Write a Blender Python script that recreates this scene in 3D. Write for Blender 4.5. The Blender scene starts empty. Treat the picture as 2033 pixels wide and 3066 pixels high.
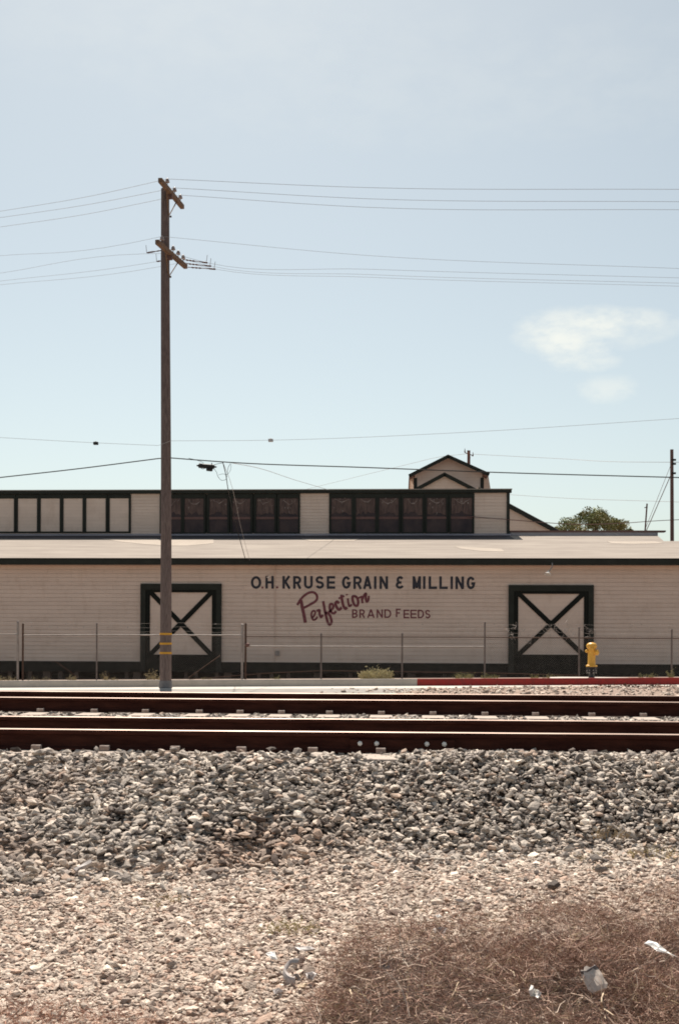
import bpy, math, random
import numpy as np
from mathutils import Matrix, Vector
R = math.radians
rnd = random.Random(7)
rng = np.random.default_rng(11)
sc = bpy.context.scene
col = sc.collection

# ------------------------------------------------------------ camera, sky, sun, exposure
F = 3400.0; CX = 1016.5; HY = 1900.0; EYE = 1.5
YAW, ROLL = R(3.1), R(0.235)
camd = bpy.data.cameras.new('camera'); cam = bpy.data.objects.new('camera', camd); col.objects.link(cam)
CM = Matrix.Rotation(YAW, 3, 'Z') @ Matrix.Rotation(R(90), 3, 'X') @ Matrix.Rotation(ROLL, 3, 'Z')
cam.matrix_world = Matrix.Translation((0, 0, EYE)) @ CM.to_4x4()
camd.sensor_width = 36.0; camd.sensor_fit = 'AUTO'; camd.lens = F / 3066 * 36
camd.shift_y = (HY - 1533) / 3066
camd.clip_start = 0.1; camd.clip_end = 6000
sc.camera = cam

SUN_EL, SUN_AZ = 57.0, -12.0          # azimuth from +Y, negative = towards -X
w = bpy.data.worlds.new('World'); sc.world = w; w.use_nodes = True
nt = w.node_tree; N = nt.nodes; L = nt.links
bg = N['Background']
sky = N.new('ShaderNodeTexSky'); sky.sky_type = 'NISHITA'; sky.sun_disc = False
sky.sun_elevation = R(SUN_EL); sky.sun_rotation = R(SUN_AZ)
sky.air_density = 1.0; sky.dust_density = 1.2; sky.ozone_density = 1.0; sky.altitude = 20
bg.inputs['Strength'].default_value = 0.077

sund = bpy.data.lights.new('sun', 'SUN'); sun = bpy.data.objects.new('sun', sund); col.objects.link(sun)
sund.energy = 5.0; sund.angle = R(0.5); sund.color = (1.0, 0.90, 0.79)
sdir = Vector((math.sin(R(SUN_AZ)) * math.cos(R(SUN_EL)), math.cos(R(SUN_AZ)) * math.cos(R(SUN_EL)), math.sin(R(SUN_EL))))
sun.rotation_euler = sdir.to_track_quat('Z', 'Y').to_euler(); sun.location = (0, 0, 40)
sc.view_settings.view_transform = 'Standard'; sc.view_settings.look = 'None'
sc.view_settings.exposure = 0.72; sc.view_settings.gamma = 1.0
sc.cycles.filter_width = 1.8


def ray(x, y):
    return CM @ Vector(((x - CX) / F, (HY - y) / F, -1.0))

def P(x, y, Y):
    d = ray(x, y); t = Y / d.y
    return Vector((d.x * t, Y, EYE + d.z * t))

def PZ(x, y, z):
    d = ray(x, y); t = (z - EYE) / d.z
    return Vector((d.x * t, d.y * t, z))

def PX(x, Y):
    return P(x, HY, Y).x

# wispy cloud in the sky, placed by direction
def mth(op, a=None, b=None, clamp=False):
    n = N.new('ShaderNodeMath'); n.operation = op; n.use_clamp = clamp
    for i, v in enumerate((a, b)):
        if v is None: continue
        if isinstance(v, (int, float)): n.inputs[i].default_value = v
        else: L.new(v, n.inputs[i])
    return n.outputs[0]
tc = N.new('ShaderNodeTexCoord')
def dot(vec):
    n = N.new('ShaderNodeVectorMath'); n.operation = 'DOT_PRODUCT'
    L.new(tc.outputs['Generated'], n.inputs[0]); n.inputs[1].default_value = vec
    return n.outputs['Value']
noi = N.new('ShaderNodeTexNoise'); noi.inputs['Scale'].default_value = 30; noi.inputs['Detail'].default_value = 6
noi.inputs['Roughness'].default_value = 0.6
mp = N.new('ShaderNodeMapping'); mp.inputs['Scale'].default_value = (1.0, 1.0, 2.2)
L.new(tc.outputs['Generated'], mp.inputs['Vector']); L.new(mp.outputs[0], noi.inputs['Vector'])
def cloud(x, y, a, b, amt, tilt=0.0):
    c = ray(x, y).normalized(); r_ = Vector((math.cos(YAW), math.sin(YAW), 0)); u_ = c.cross(r_).normalized() * -1
    if u_.z < 0: u_ = -u_
    r2 = r_ * math.cos(tilt) + u_ * math.sin(tilt); u2 = u_ * math.cos(tilt) - r_ * math.sin(tilt)
    du = mth('DIVIDE', mth('SUBTRACT', dot(r2), c.dot(r2)), a); dv = mth('DIVIDE', mth('SUBTRACT', dot(u2), c.dot(u2)), b)
    rr = mth('ADD', mth('MULTIPLY', du, du), mth('MULTIPLY', dv, dv))
    m = mth('MULTIPLY', mth('ADD', mth('SUBTRACT', 1.0, rr), mth('MULTIPLY', mth('SUBTRACT', noi.outputs['Fac'], 0.5), 2.0)), 0.7, True)
    m = mth('MULTIPLY', m, mth('MULTIPLY', mth('SUBTRACT', 1.6, rr, True), 1.0, True))
    nn = mth('ADD', 0.5, mth('MULTIPLY', mth('SUBTRACT', noi.outputs['Fac'], 0.32), 2.2), True)
    front = mth('GREATER_THAN', dot(c), 0.2)
    return mth('MULTIPLY', mth('MULTIPLY', mth('MULTIPLY', m, nn, True), front), amt)
cl = [cloud(1790, 968, 0.062, 0.016, 0.85), cloud(1690, 1025, 0.048, 0.023, 0.85, -0.3), cloud(1810, 1165, 0.028, 0.014, 0.45), cloud(1905, 1005, 0.045, 0.011, 0.40, 0.25), cloud(1500, 260, 0.30, 0.05, 0.10, 0.06), cloud(700, 120, 0.25, 0.05, 0.10, -0.05)]
tot = cl[0]
for c_ in cl[1:]: tot = mth('MAXIMUM', tot, c_)
mix = N.new('ShaderNodeMix'); mix.data_type = 'RGBA'
L.new(tot, mix.inputs['Factor']); L.new(sky.outputs[0], mix.inputs[6]); mix.inputs[7].default_value = (8.6, 8.3, 8.2, 1)
hs = N.new('ShaderNodeHueSaturation'); hs.inputs['Saturation'].default_value = 0.60; hs.inputs['Value'].default_value = 1.0
L.new(mix.outputs[2], hs.inputs['Color'])
wb = N.new('ShaderNodeMix'); wb.data_type = 'RGBA'; wb.blend_type = 'MULTIPLY'; wb.inputs[0].default_value = 1; wb.inputs[7].default_value = (0.935, 0.955, 0.87, 1)   # warm film balance
L.new(hs.outputs[0], wb.inputs[6]); L.new(wb.outputs[2], bg.inputs['Color'])

# ------------------------------------------------------------ materials
MATS = {}
def mat(name, c, rough=0.8, var=0.15, scale=6.0, c2=None, metal=0.0, bump=0.0, bscale=40.0, spec=0.3, stretch=(1, 1, 1), attr=False):
    m = bpy.data.materials.new(name); m.use_nodes = True
    t = m.node_tree; n = t.nodes; l = t.links; b = n['Principled BSDF']
    b.inputs['Roughness'].default_value = rough; b.inputs['Metallic'].default_value = metal
    b.inputs['Specular IOR Level'].default_value = spec
    co = n.new('ShaderNodeTexCoord'); ma = n.new('ShaderNodeMapping'); ma.inputs['Scale'].default_value = stretch
    l.new(co.outputs['Object'], ma.inputs['Vector'])
    no = n.new('ShaderNodeTexNoise'); no.inputs['Scale'].default_value = scale; no.inputs['Detail'].default_value = 7
    no.inputs['Roughness'].default_value = 0.65
    l.new(ma.outputs[0], no.inputs['Vector'])
    r = n.new('ShaderNodeValToRGB'); l.new(no.outputs['Fac'], r.inputs['Fac'])
    if c2 is None: c2 = tuple(v * (1 - var) for v in c); ca = tuple(min(1, v * (1 + var)) for v in c)
    else: ca = c
    r.color_ramp.elements[0].position = 0.32; r.color_ramp.elements[1].position = 0.68
    r.color_ramp.elements[0].color = (*c2, 1); r.color_ramp.elements[1].color = (*ca, 1)
    out = r.outputs[0]
    if attr:
        a = n.new('ShaderNodeAttribute'); a.attribute_name = 'tint'
        mu = n.new('ShaderNodeMix'); mu.data_type = 'RGBA'; mu.blend_type = 'MULTIPLY'; mu.inputs[0].default_value = 1
        l.new(out, mu.inputs[6]); l.new(a.outputs['Color'], mu.inputs[7]); out = mu.outputs[2]
    l.new(out, b.inputs['Base Color'])
    if bump:
        nb = n.new('ShaderNodeTexNoise'); nb.inputs['Scale'].default_value = bscale; nb.inputs['Detail'].default_value = 5
        l.new(ma.outputs[0], nb.inputs['Vector'])
        bp = n.new('ShaderNodeBump'); bp.inputs['Strength'].default_value = bump; bp.inputs['Distance'].default_value = 0.02
        l.new(nb.outputs['Fac'], bp.inputs['Height']); l.new(bp.outputs[0], b.inputs['Normal'])
    MATS[name] = m
    return m

M_soil = mat('soil', (0.34, 0.265, 0.215), 0.95, scale=3.5, c2=(0.20, 0.14, 0.11), bump=0.8, bscale=60)
M_rock = mat('crushed_rock', (1.28, 1.25, 1.21), 0.85, scale=40, c2=(0.82, 0.78, 0.75), bump=0.4, bscale=120, attr=True)
M_weed = mat('dry_stems', (1.0, 0.97, 0.94), 0.9, scale=9, c2=(0.62, 0.56, 0.52), attr=True)
M_street = mat('street_asphalt', (0.30, 0.28, 0.255), 0.9, scale=1.2, c2=(0.20, 0.185, 0.17), bump=0.5, bscale=80)
M_gutter = mat('gutter_concrete', (0.52, 0.49, 0.44), 0.85, scale=2.0, c2=(0.42, 0.39, 0.35), bump=0.3)
M_kerb = mat('kerb_concrete', (0.46, 0.41, 0.36), 0.85, scale=3.0, c2=(0.36, 0.32, 0.28), bump=0.3)
M_kerbred = mat('kerb_red_paint', (0.33, 0.022, 0.018), 0.7, scale=7.0, c2=(0.20, 0.026, 0.022), bump=0.4)
M_cream = mat('cream_paint', (0.74, 0.595, 0.50), 0.75, scale=1.1, c2=(0.655, 0.52, 0.435), stretch=(0.35, 1, 2.2))
def board_tint(m, course, length, lo, hi):
    t = m.node_tree; n = t.nodes; l = t.links; b = n['Principled BSDF']
    co = n.new('ShaderNodeTexCoord'); sp = n.new('ShaderNodeSeparateXYZ'); cb = n.new('ShaderNodeCombineXYZ')
    l.new(co.outputs['Object'], sp.inputs[0]); l.new(sp.outputs[0], cb.inputs[0]); l.new(sp.outputs[2], cb.inputs[1])
    br = n.new('ShaderNodeTexBrick'); l.new(cb.outputs[0], br.inputs['Vector']); br.inputs['Scale'].default_value = 1
    br.inputs['Brick Width'].default_value = length; br.inputs['Row Height'].default_value = course; br.inputs['Mortar Size'].default_value = 0.004
    br.inputs['Color1'].default_value = (lo, lo, lo, 1); br.inputs['Color2'].default_value = (hi, hi, hi, 1); br.inputs['Mortar'].default_value = (lo * .8, lo * .78, lo * .76, 1); br.offset = 0.37
    old = b.inputs['Base Color'].links[0].from_socket
    # grime: blotches and runs
    ma = n.new('ShaderNodeMapping'); ma.inputs['Scale'].default_value = (1.2, 1, 0.6); l.new(co.outputs['Object'], ma.inputs[0])
    no = n.new('ShaderNodeTexNoise'); no.inputs['Scale'].default_value = 2.2; no.inputs['Detail'].default_value = 9; no.inputs['Roughness'].default_value = .72; l.new(ma.outputs[0], no.inputs['Vector'])
    r = n.new('ShaderNodeValToRGB'); l.new(no.outputs['Fac'], r.inputs[0]); r.color_ramp.elements[0].position = .28; r.color_ramp.elements[1].position = .5
    r.color_ramp.elements[0].color = (.88, .85, .82, 1); r.color_ramp.elements[1].color = (1, 1, 1, 1)
    p = old
    for q in (br.outputs[0], r.outputs[0]):
        mu = n.new('ShaderNodeMix'); mu.data_type = 'RGBA'; mu.blend_type = 'MULTIPLY'; mu.inputs[0].default_value = 1
        l.new(p, mu.inputs[6]); l.new(q, mu.inputs[7]); p = mu.outputs[2]
    l.new(p, b.inputs['Base Color'])
board_tint(M_cream, 0.165, 2.7, 0.95, 1.0)
M_green = mat('dark_green_paint', (0.031, 0.034, 0.028), 0.65, scale=2.0, c2=(0.022, 0.023, 0.019), spec=0.15)
M_green2 = mat('blackened_green_paint', (0.012, 0.014, 0.011), 0.7, scale=2.0, c2=(0.008, 0.009, 0.007), spec=0.15)
M_roof = mat('roof_sheet', (0.33, 0.292, 0.255), 0.9, scale=0.8, c2=(0.235, 0.205, 0.182), stretch=(0.5, 2.2, 1), bump=0.3, bscale=12, spec=0.1)
M_roofpatch = mat('roof_patch', (0.41, 0.36, 0.31), 0.9, scale=1.5, c2=(0.35, 0.305, 0.26), bump=0.15, bscale=12, spec=0.1)
M_roofshade = mat('roof_shadow_paint', (0.085, 0.075, 0.08), 0.85, scale=2.5, c2=(0.055, 0.048, 0.052))  # dark colour for the shadow painted on the roof
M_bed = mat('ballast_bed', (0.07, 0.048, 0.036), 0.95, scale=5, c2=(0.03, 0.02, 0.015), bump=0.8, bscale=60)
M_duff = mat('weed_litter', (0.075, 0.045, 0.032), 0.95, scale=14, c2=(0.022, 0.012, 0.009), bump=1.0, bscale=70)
M_flash = mat('flashing_metal', (0.42, 0.40, 0.43), 0.55, scale=1.5, c2=(0.34, 0.32, 0.35), metal=0.3)
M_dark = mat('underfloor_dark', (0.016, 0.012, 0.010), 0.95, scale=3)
M_pier = mat('pier_timber', (0.16, 0.11, 0.085), 0.9, scale=4, c2=(0.10, 0.07, 0.055))
M_pane = mat('dusty_pane', (0.075, 0.048, 0.046), 0.45, scale=1.6, c2=(0.028, 0.020, 0.026), spec=0.25, stretch=(1, 1, 0.8))
M_curtain = mat('stained_plastic_sheet', (0.15, 0.10, 0.085), 0.8, scale=4.0, c2=(0.06, 0.04, 0.038), stretch=(2.4, 1, 0.6))
M_tatter = mat('torn_plastic', (0.34, 0.28, 0.25), 0.7, scale=5, c2=(0.14, 0.10, 0.09))
M_bar = mat('brown_window_bar', (0.15, 0.085, 0.075), 0.8, scale=3)
M_navy = mat('navy_sign_paint', (0.030, 0.032, 0.045), 0.7, scale=7, c2=(0.045, 0.045, 0.055))
M_maroon = mat('maroon_sign_paint', (0.15, 0.042, 0.052), 0.75, scale=7, c2=(0.21, 0.075, 0.085))
M_pole = mat('weathered_pole_timber', (0.24, 0.175, 0.155), 0.9, scale=9, c2=(0.085, 0.06, 0.055), stretch=(7, 7, 0.5), bump=0.7, bscale=20)
M_arm = mat('crossarm_timber', (0.24, 0.15, 0.09), 0.85, scale=7, c2=(0.12, 0.068, 0.05), stretch=(6, 0.6, 6), bump=0.3)
M_collar = mat('pole_base_grey', (0.19, 0.18, 0.185), 0.85, scale=8, c2=(0.12, 0.115, 0.12))
M_yellow = mat('yellow_band', (0.62, 0.30, 0.03), 0.5, scale=8)
M_insul = mat('insulator_grey', (0.35, 0.30, 0.29), 0.3, scale=8, spec=0.5)
M_insbrown = mat('insulator_brown', (0.12, 0.045, 0.035), 0.3, scale=8, spec=0.5)
M_wire = mat('grey_wire', (0.42, 0.41, 0.41), 0.6, scale=3)
M_cable = mat('black_cable', (0.018, 0.016, 0.016), 0.6, scale=3)
M_galv = mat('galvanised_steel', (0.38, 0.345, 0.32), 0.55, scale=6, c2=(0.24, 0.21, 0.19), metal=0.2)
M_post = mat('dull_post_steel', (0.21, 0.18, 0.165), 0.7, scale=6, c2=(0.13, 0.105, 0.095))
M_net = mat('weathered_wire', (0.22, 0.20, 0.18), 0.7, scale=4, c2=(0.10, 0.085, 0.075))
M_rust = mat('rusty_steel', (0.12, 0.075, 0.055), 0.85, scale=10, c2=(0.07, 0.042, 0.032))
M_railside = mat('rail_rust', (0.072, 0.026, 0.018), 0.9, scale=5, c2=(0.030, 0.010, 0.008), bump=0.3, bscale=60, spec=0.08, stretch=(0.5, 1, 3))
M_railtop = mat('rail_polished', (0.30, 0.235, 0.20), 0.55, scale=8, c2=(0.18, 0.13, 0.11), metal=1.0, stretch=(0.2, 6, 1))
M_tie = mat('concrete_tie', (0.46, 0.39, 0.335), 0.9, scale=6, c2=(0.34, 0.285, 0.245), bump=0.3)
M_clip = mat('clip_steel', (0.40, 0.33, 0.29), 0.7, scale=15, c2=(0.24, 0.17, 0.14))
M_hyd = mat('hydrant_yellow', (0.78, 0.45, 0.06), 0.42, scale=9, c2=(0.62, 0.31, 0.04), spec=0.5, bump=0.15)
M_hydb = mat('hydrant_black', (0.022, 0.020, 0.022), 0.5, scale=9, spec=0.5)
M_white = mat('white_enamel', (0.75, 0.73, 0.69), 0.4, scale=5, spec=0.5)
M_paper = mat('white_litter', (0.82, 0.81, 0.78), 0.7, scale=8, c2=(0.70, 0.68, 0.65))
M_grey = mat('grey_litter', (0.46, 0.42, 0.40), 0.55, scale=12, c2=(0.30, 0.27, 0.26), spec=0.5)
M_cup = mat('cup_paper', (0.66, 0.575, 0.50), 0.85, scale=45, c2=(0.44, 0.37, 0.32))
M_tan = mat('tan_litter', (0.58, 0.46, 0.33), 0.8, scale=12)
M_bark = mat('tree_bark', (0.10, 0.075, 0.055), 0.95, scale=8)
M_leaf = mat('tree_leaf', (1, 1, 1), 0.7, scale=1.1, c2=(0.7, 0.7, 0.65), attr=True)
M_hill = mat('earth_far', (0.26, 0.21, 0.17), 0.95, scale=0.05)

# ------------------------------------------------------------ mesh helpers
class MB:
    def __init__(s): s.v = []; s.f = []; s.mi = []; s.cur = 0
    def add(s, vs, fs):
        o = len(s.v); s.v += [tuple(v) for v in vs]; s.f += [tuple(i + o for i in f) for f in fs]; s.mi += [s.cur] * len(fs)
        return s
    def box(s, a, b):
        (x0, y0, z0), (x1, y1, z1) = a, b
        x0, x1 = min(x0, x1), max(x0, x1); y0, y1 = min(y0, y1), max(y0, y1); z0, z1 = min(z0, z1), max(z0, z1)
        return s.add([(x0,y0,z0),(x1,y0,z0),(x1,y1,z0),(x0,y1,z0),(x0,y0,z1),(x1,y0,z1),(x1,y1,z1),(x0,y1,z1)],
                     [(0,3,2,1),(4,5,6,7),(0,1,5,4),(1,2,6,5),(2,3,7,6),(3,0,4,7)])
    def prism(s, pts, d):
        """closed outline pts (3-D) pushed along d"""
        n = len(pts); d = Vector(d); p = [Vector(q) for q in pts]
        return s.add(p + [q + d for q in p], [tuple(range(n))[::-1], tuple(range(n, 2 * n))] + [(i, (i + 1) % n, n + (i + 1) % n, n + i) for i in range(n)])
    def bar(s, a, b, wd, ht, up=(0, 0, 1)):
        a, b = Vector(a), Vector(b); d = (b - a).normalized(); u = Vector(up)
        sd = d.cross(u).normalized(); u = sd.cross(d)
        q = [sd * wd / 2 + u * ht / 2, -sd * wd / 2 + u * ht / 2, -sd * wd / 2 - u * ht / 2, sd * wd / 2 - u * ht / 2]
        return s.add([a + k for k in q] + [b + k for k in q], [(0,1,2,3),(7,6,5,4),(0,4,5,1),(1,5,6,2),(2,6,7,3),(3,7,4,0)])
    def tube(s, pts, r, n=8, caps=True):
        pts = [Vector(p) for p in pts]; rs = r if isinstance(r, (list, tuple)) else [r] * len(pts)
        vs = []; ref = None
        for i, p in enumerate(pts):
            d = (pts[min(i + 1, len(pts) - 1)] - pts[max(i - 1, 0)]).normalized()
            if ref is None:
                ref = Vector((0, 0, 1)) if abs(d.z) < 0.9 else Vector((1, 0, 0))
            a = d.cross(ref).normalized(); b = a.cross(d).normalized(); ref = b
            for k in range(n):
                t = 2 * math.pi * k / n
                vs.append(p + (a * math.cos(t) + b * math.sin(t)) * rs[i])
        fs = [(i * n + k, i * n + (k + 1) % n, (i + 1) * n + (k + 1) % n, (i + 1) * n + k) for i in range(len(pts) - 1) for k in range(n)]
        if caps: fs += [tuple(range(n))[::-1], tuple(range((len(pts) - 1) * n, len(pts) * n))]
        return s.add(vs, fs)
    def lathe(s, c, prof, n=20, axis=(0, 0, 1)):
        """prof: list of (radius, height) along axis from c"""
        c = Vector(c); ax = Vector(axis).normalized(); a = ax.orthogonal().normalized(); b = ax.cross(a)
        vs = [c + ax * h + (a * math.cos(2 * math.pi * k / n) + b * math.sin(2 * math.pi * k / n)) * r for r, h in prof for k in range(n)]
        fs = [(i * n + k, i * n + (k + 1) % n, (i + 1) * n + (k + 1) % n, (i + 1) * n + k) for i in range(len(prof) - 1) for k in range(n)]
        fs += [tuple(range(n))[::-1], tuple(range((len(prof) - 1) * n, len(prof) * n))]
        return s.add(vs, fs)
    def build(s, name, mats, parent=None, smooth=False, bevel=0.0, org=None):
        me = bpy.data.meshes.new(name)
        o = bpy.data.objects.new(name, me); col.objects.link(o)
        off = Vector((0, 0, 0))
        q = parent
        while q is not None: off = off + q.location; q = q.parent
        if parent is None and org is not None: o.location = org; off = Vector(org)
        if parent is not None: o.parent = parent
        me.from_pydata([tuple(Vector(v) - off) for v in s.v], [], s.f)
        for m in (mats if isinstance(mats, (list, tuple)) else [mats]): me.materials.append(m)
        if max(s.mi or [0]) > 0: me.polygons.foreach_set('material_index', s.mi)
        me.update()
        if smooth:
            me.polygons.foreach_set('use_smooth', [True] * len(me.polygons))
            me.set_sharp_from_angle(angle=R(40))
        if bevel:
            md = o.modifiers.new('bevel', 'BEVEL'); md.width = bevel; md.segments = 2; md.limit_method = 'ANGLE'
        return o

def tag(o, label=None, cat=None, group=None, kind=None):
    if label: o['label'] = label
    if cat: o['category'] = cat
    if group: o['group'] = group
    if kind: o['kind'] = kind
    return o
def thing(name, loc, label, cat, group=None):
    o = bpy.data.objects.new(name, None); col.objects.link(o); o.location = loc; o.empty_display_size = 0.3
    return tag(o, label, cat, group)
def quick_mesh(name, V, Fc, m, tint=None, parent=None, org=(0, 0, 0)):
    """numpy mesh; Fc (n,3) or (n,4); tint per vertex rgb"""
    me = bpy.data.meshes.new(name); k = Fc.shape[1]
    V = V - np.array(org)
    me.vertices.add(len(V)); me.vertices.foreach_set('co', V.astype(np.float32).ravel())
    me.loops.add(Fc.size); me.loops.foreach_set('vertex_index', Fc.astype(np.int32).ravel())
    me.polygons.add(len(Fc)); me.polygons.foreach_set('loop_start', np.arange(0, Fc.size, k, dtype=np.int32))
    me.update(calc_edges=True)
    if tint is not None:
        a = me.color_attributes.new('tint', 'FLOAT_COLOR', 'POINT')
        a.data.foreach_set('color', np.c_[tint, np.ones(len(tint))].astype(np.float32).ravel())
    me.materials.append(m)
    me.polygons.foreach_set('use_smooth', [False] * len(me.polygons))
    o = bpy.data.objects.new(name, me); col.objects.link(o)
    if parent is not None: o.parent = parent
    else: o.location = org
    return o

# ------------------------------------------------------------ ground
def sstep(t):
    t = np.clip(t, 0, 1); return t * t * (3 - 2 * t)
def vnoise(x, y, seed=0):
    xi = np.floor(x).astype(int); yi = np.floor(y).astype(int); fx = x - xi; fy = y - yi
    def h(a, b):
        n = (a * 374761393 + b * 668265263 + seed * 1442695041) & 0x7fffffff
        n = ((n ^ (n >> 13)) * 1274126177) & 0x7fffffff
        return (n & 0xffff) / 65535.0
    fx = fx * fx * (3 - 2 * fx); fy = fy * fy * (3 - 2 * fy)
    return (h(xi, yi) * (1 - fx) + h(xi + 1, yi) * fx) * (1 - fy) + (h(xi, yi + 1) * (1 - fx) + h(xi + 1, yi + 1) * fx) * fy
def kerb_top(X): return 0.218 + 0.011 * np.clip(X, -30, 25)
KY = 33.0
def toe(X): return np.interp(X, [-5, -3, -2, -1, 0, 1, 2, 4], [7.2, 7.3, 7.5, 7.95, 8.25, 8.25, 8.1, 8.0]) + 0.25 * (vnoise(X * 0.9 + 9, X * 0 + 3, 4) - 0.5)
def H(X, Y):
    X = np.asarray(X, float); Y = np.asarray(Y, float)
    near = -0.10 + 0.05 * (vnoise(X * 1.1, Y * 1.1, 1) - 0.5) + 0.10 * sstep((X - 0.3) / 2.2) * sstep((Y - 5) / 2.5)
    t0 = toe(X); bank = 0.455 - 0.028 * sstep((0.3 - X) / 0.8) * (Y < 9.97) * sstep((Y - 9.3) / 0.3) + 0.018 * sstep((X + 0.2) / 0.6) * (Y < 9.97) + 0.055 * (vnoise(X * 2.2, Y * 1.2, 2) - 0.5) * sstep((9.95 - Y) / 0.6)
    top = 9.45 + 0.2 * (vnoise(X * 1.3, X * 0, 8) - 0.5)
    t = np.clip((Y - t0) / (top - t0), 0, 1)
    t = t * 0.75 + 0.25 * sstep(t)
    z = near + (bank - near) * t
    # far side of the track bed
    st = kerb_top(X) - 0.2 - 0.012
    z = z + 0.030 * sstep((Y - 12.6) / 0.7) * (Y < 17.2)
    z = np.where(Y > 17.2, 0.455 + (st - 0.455) * sstep((Y - 17.2) / 1.6), z)
    shoulder = 0.11 * sstep((X + 1) / 5.5) * np.exp(-((Y - 28.5) / 2.6) ** 2) + 0.02 * (vnoise(X * 1.5, Y * 1.5, 5) - 0.5) * sstep((X + 2) / 4) * sstep((31.5 - Y) / 1.5)
    z = np.where((Y > 19) & (Y < KY), st + shoulder, z)
    lot = kerb_top(X) - 0.055 - (np.clip(Y, KY, 47) - KY) * 0.03
    z = np.where(Y > KY + 0.16, lot, z)
    z = np.where((Y > KY) & (Y <= KY + 0.16), st - 0.05, z)
    far = sstep((Y - 75) / 60)
    return z * (1 - far) + (-0.6) * far
def weed_dens(X, Y, holes=False):
    """0..1 cover of dry weeds"""
    bxs = [-3, -0.9, -0.55, -0.38, -0.15, 0.25, 0.75, 1.35, 1.95, 5]; bys = [2.0, 3.6, 4.5, 5.35, 5.95, 6.4, 6.75, 6.95, 7.15, 7.3]
    edge = np.interp(X, bxs, bys)
    d = (edge - Y) + 0.55 * (vnoise(X * 1.6, Y * 1.6, 31) - 0.5) + 0.3 * (vnoise(X * 5, Y * 5, 32) - 0.5)
    hol = 0
    for hx, hy, hr in ((0.42, 4.95, .13), (0.62, 4.86, .16), (0.30, 4.80, .12), (0.78, 5.02, .10), (1.28, 4.86, .07), (0.55, 6.2, .14), (0.0, 5.15, .10), (1.75, 5.55, .08), (0.85, 5.9, .12)):
        hol = hol + np.exp(-((X - hx) ** 2 + ((Y - hy) * 1.2) ** 2) / hr ** 2)
    return sstep((d + 0.30) / 1.55) * (1 - (0.85 * np.clip(hol, 0, 1) if holes else 0))
def axis(segs):
    a = [segs[0][0]]
    for (x0, x1, st) in segs:
        n = max(1, int(round((x1 - x0) / st))); a += [x0 + (x1 - x0) * (i + 1) / n for i in range(n)]
    return np.array(a)
gx = axis([(-1500, -200, 130), (-200, -30, 17), (-30, -6, 0.8), (-6, 5, 0.08), (5, 25, 0.8), (25, 200, 17.5), (200, 1500, 130)])
gy = axis([(-300, -10, 29), (-10, 3.5, 0.9), (3.5, 17.0, 0.08), (17.0, 33.0, 0.4), (33.0, 33.2, 0.05), (33.2, 50, 0.8), (50, 140, 6), (140, 2500, 118)])
GX, GY = np.meshgrid(gx, gy); GZ = H(GX, GY)
nx, ny = len(gx), len(gy); idx = np.arange(nx * ny).reshape(ny, nx)
gf = np.stack([idx[:-1, :-1], idx[:-1, 1:], idx[1:, 1:], idx[1:, :-1]], -1).reshape(-1, 4)
ground = quick_mesh('ground', np.c_[GX.ravel(), GY.ravel(), GZ.ravel()], gf, M_soil); tag(ground, kind='structure')
ground.data.polygons.foreach_set('use_smooth', [True] * len(ground.data.polygons))
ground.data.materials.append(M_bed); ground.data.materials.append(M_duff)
fx = 0.25 * (GX[:-1, :-1] + GX[1:, 1:] + GX[:-1, 1:] + GX[1:, :-1]); fy = 0.25 * (GY[:-1, :-1] + GY[1:, 1:] + GY[:-1, 1:] + GY[1:, :-1])
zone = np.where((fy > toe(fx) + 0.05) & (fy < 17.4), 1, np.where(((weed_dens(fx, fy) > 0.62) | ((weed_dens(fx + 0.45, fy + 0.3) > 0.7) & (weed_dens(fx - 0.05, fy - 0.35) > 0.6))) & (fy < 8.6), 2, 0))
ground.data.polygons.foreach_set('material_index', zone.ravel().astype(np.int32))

def sheet(name, xs, ys, dz, m, kind='structure'):
    X, Y = np.meshgrid(xs, ys); Z = (kerb_top(X) - 0.2) + dz
    i = np.arange(X.size).reshape(X.shape)
    f = np.stack([i[:-1, :-1], i[:-1, 1:], i[1:, 1:], i[1:, :-1]], -1).reshape(-1, 4)
    return tag(quick_mesh(name, np.c_[X.ravel(), Y.ravel(), Z.ravel()], f, m), kind=kind)
bx = np.linspace(-70, 60, 131)
street = sheet('street', bx, np.array([19.2, 22, 25, 28, 31.6]), -0.004, M_street)
gutter = sheet('gutter', bx, np.array([31.55, 32.3, 33.0]), 0.0, M_gutter)

# kerb: grey stretch and red painted stretch
def kerb_mesh(x0, x1):
    mb = MB(); xs = np.linspace(x0, x1, max(2, int((x1 - x0) / 2)))
    prof = [(KY, -0.25), (KY + 0.012, -0.03), (KY + 0.03, 0.0), (KY + 0.16, 0.0), (KY + 0.16, -0.25)]
    vs = [(x, y, float(kerb_top(x)) + z) for x in xs for y, z in prof]; k = len(prof)
    fs = [(i * k + j, (i + 1) * k + j, (i + 1) * k + (j + 1) % k, i * k + (j + 1) % k) for i in range(len(xs) - 1) for j in range(k)]
    fs += [tuple(range(k)), tuple(range((len(xs) - 1) * k, len(xs) * k))[::-1]]
    return mb.add(vs, fs)
XR = PX(1249, KY)
k1 = kerb_mesh(-60, XR).build('kerb', M_kerb); tag(k1, 'bare grey concrete kerb behind the tracks, left of the red one', 'kerb')
k2 = kerb_mesh(XR + 0.004, 50).build('kerb', M_kerbred); tag(k2, 'red painted kerb in front of the fire hydrant', 'kerb')

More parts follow.
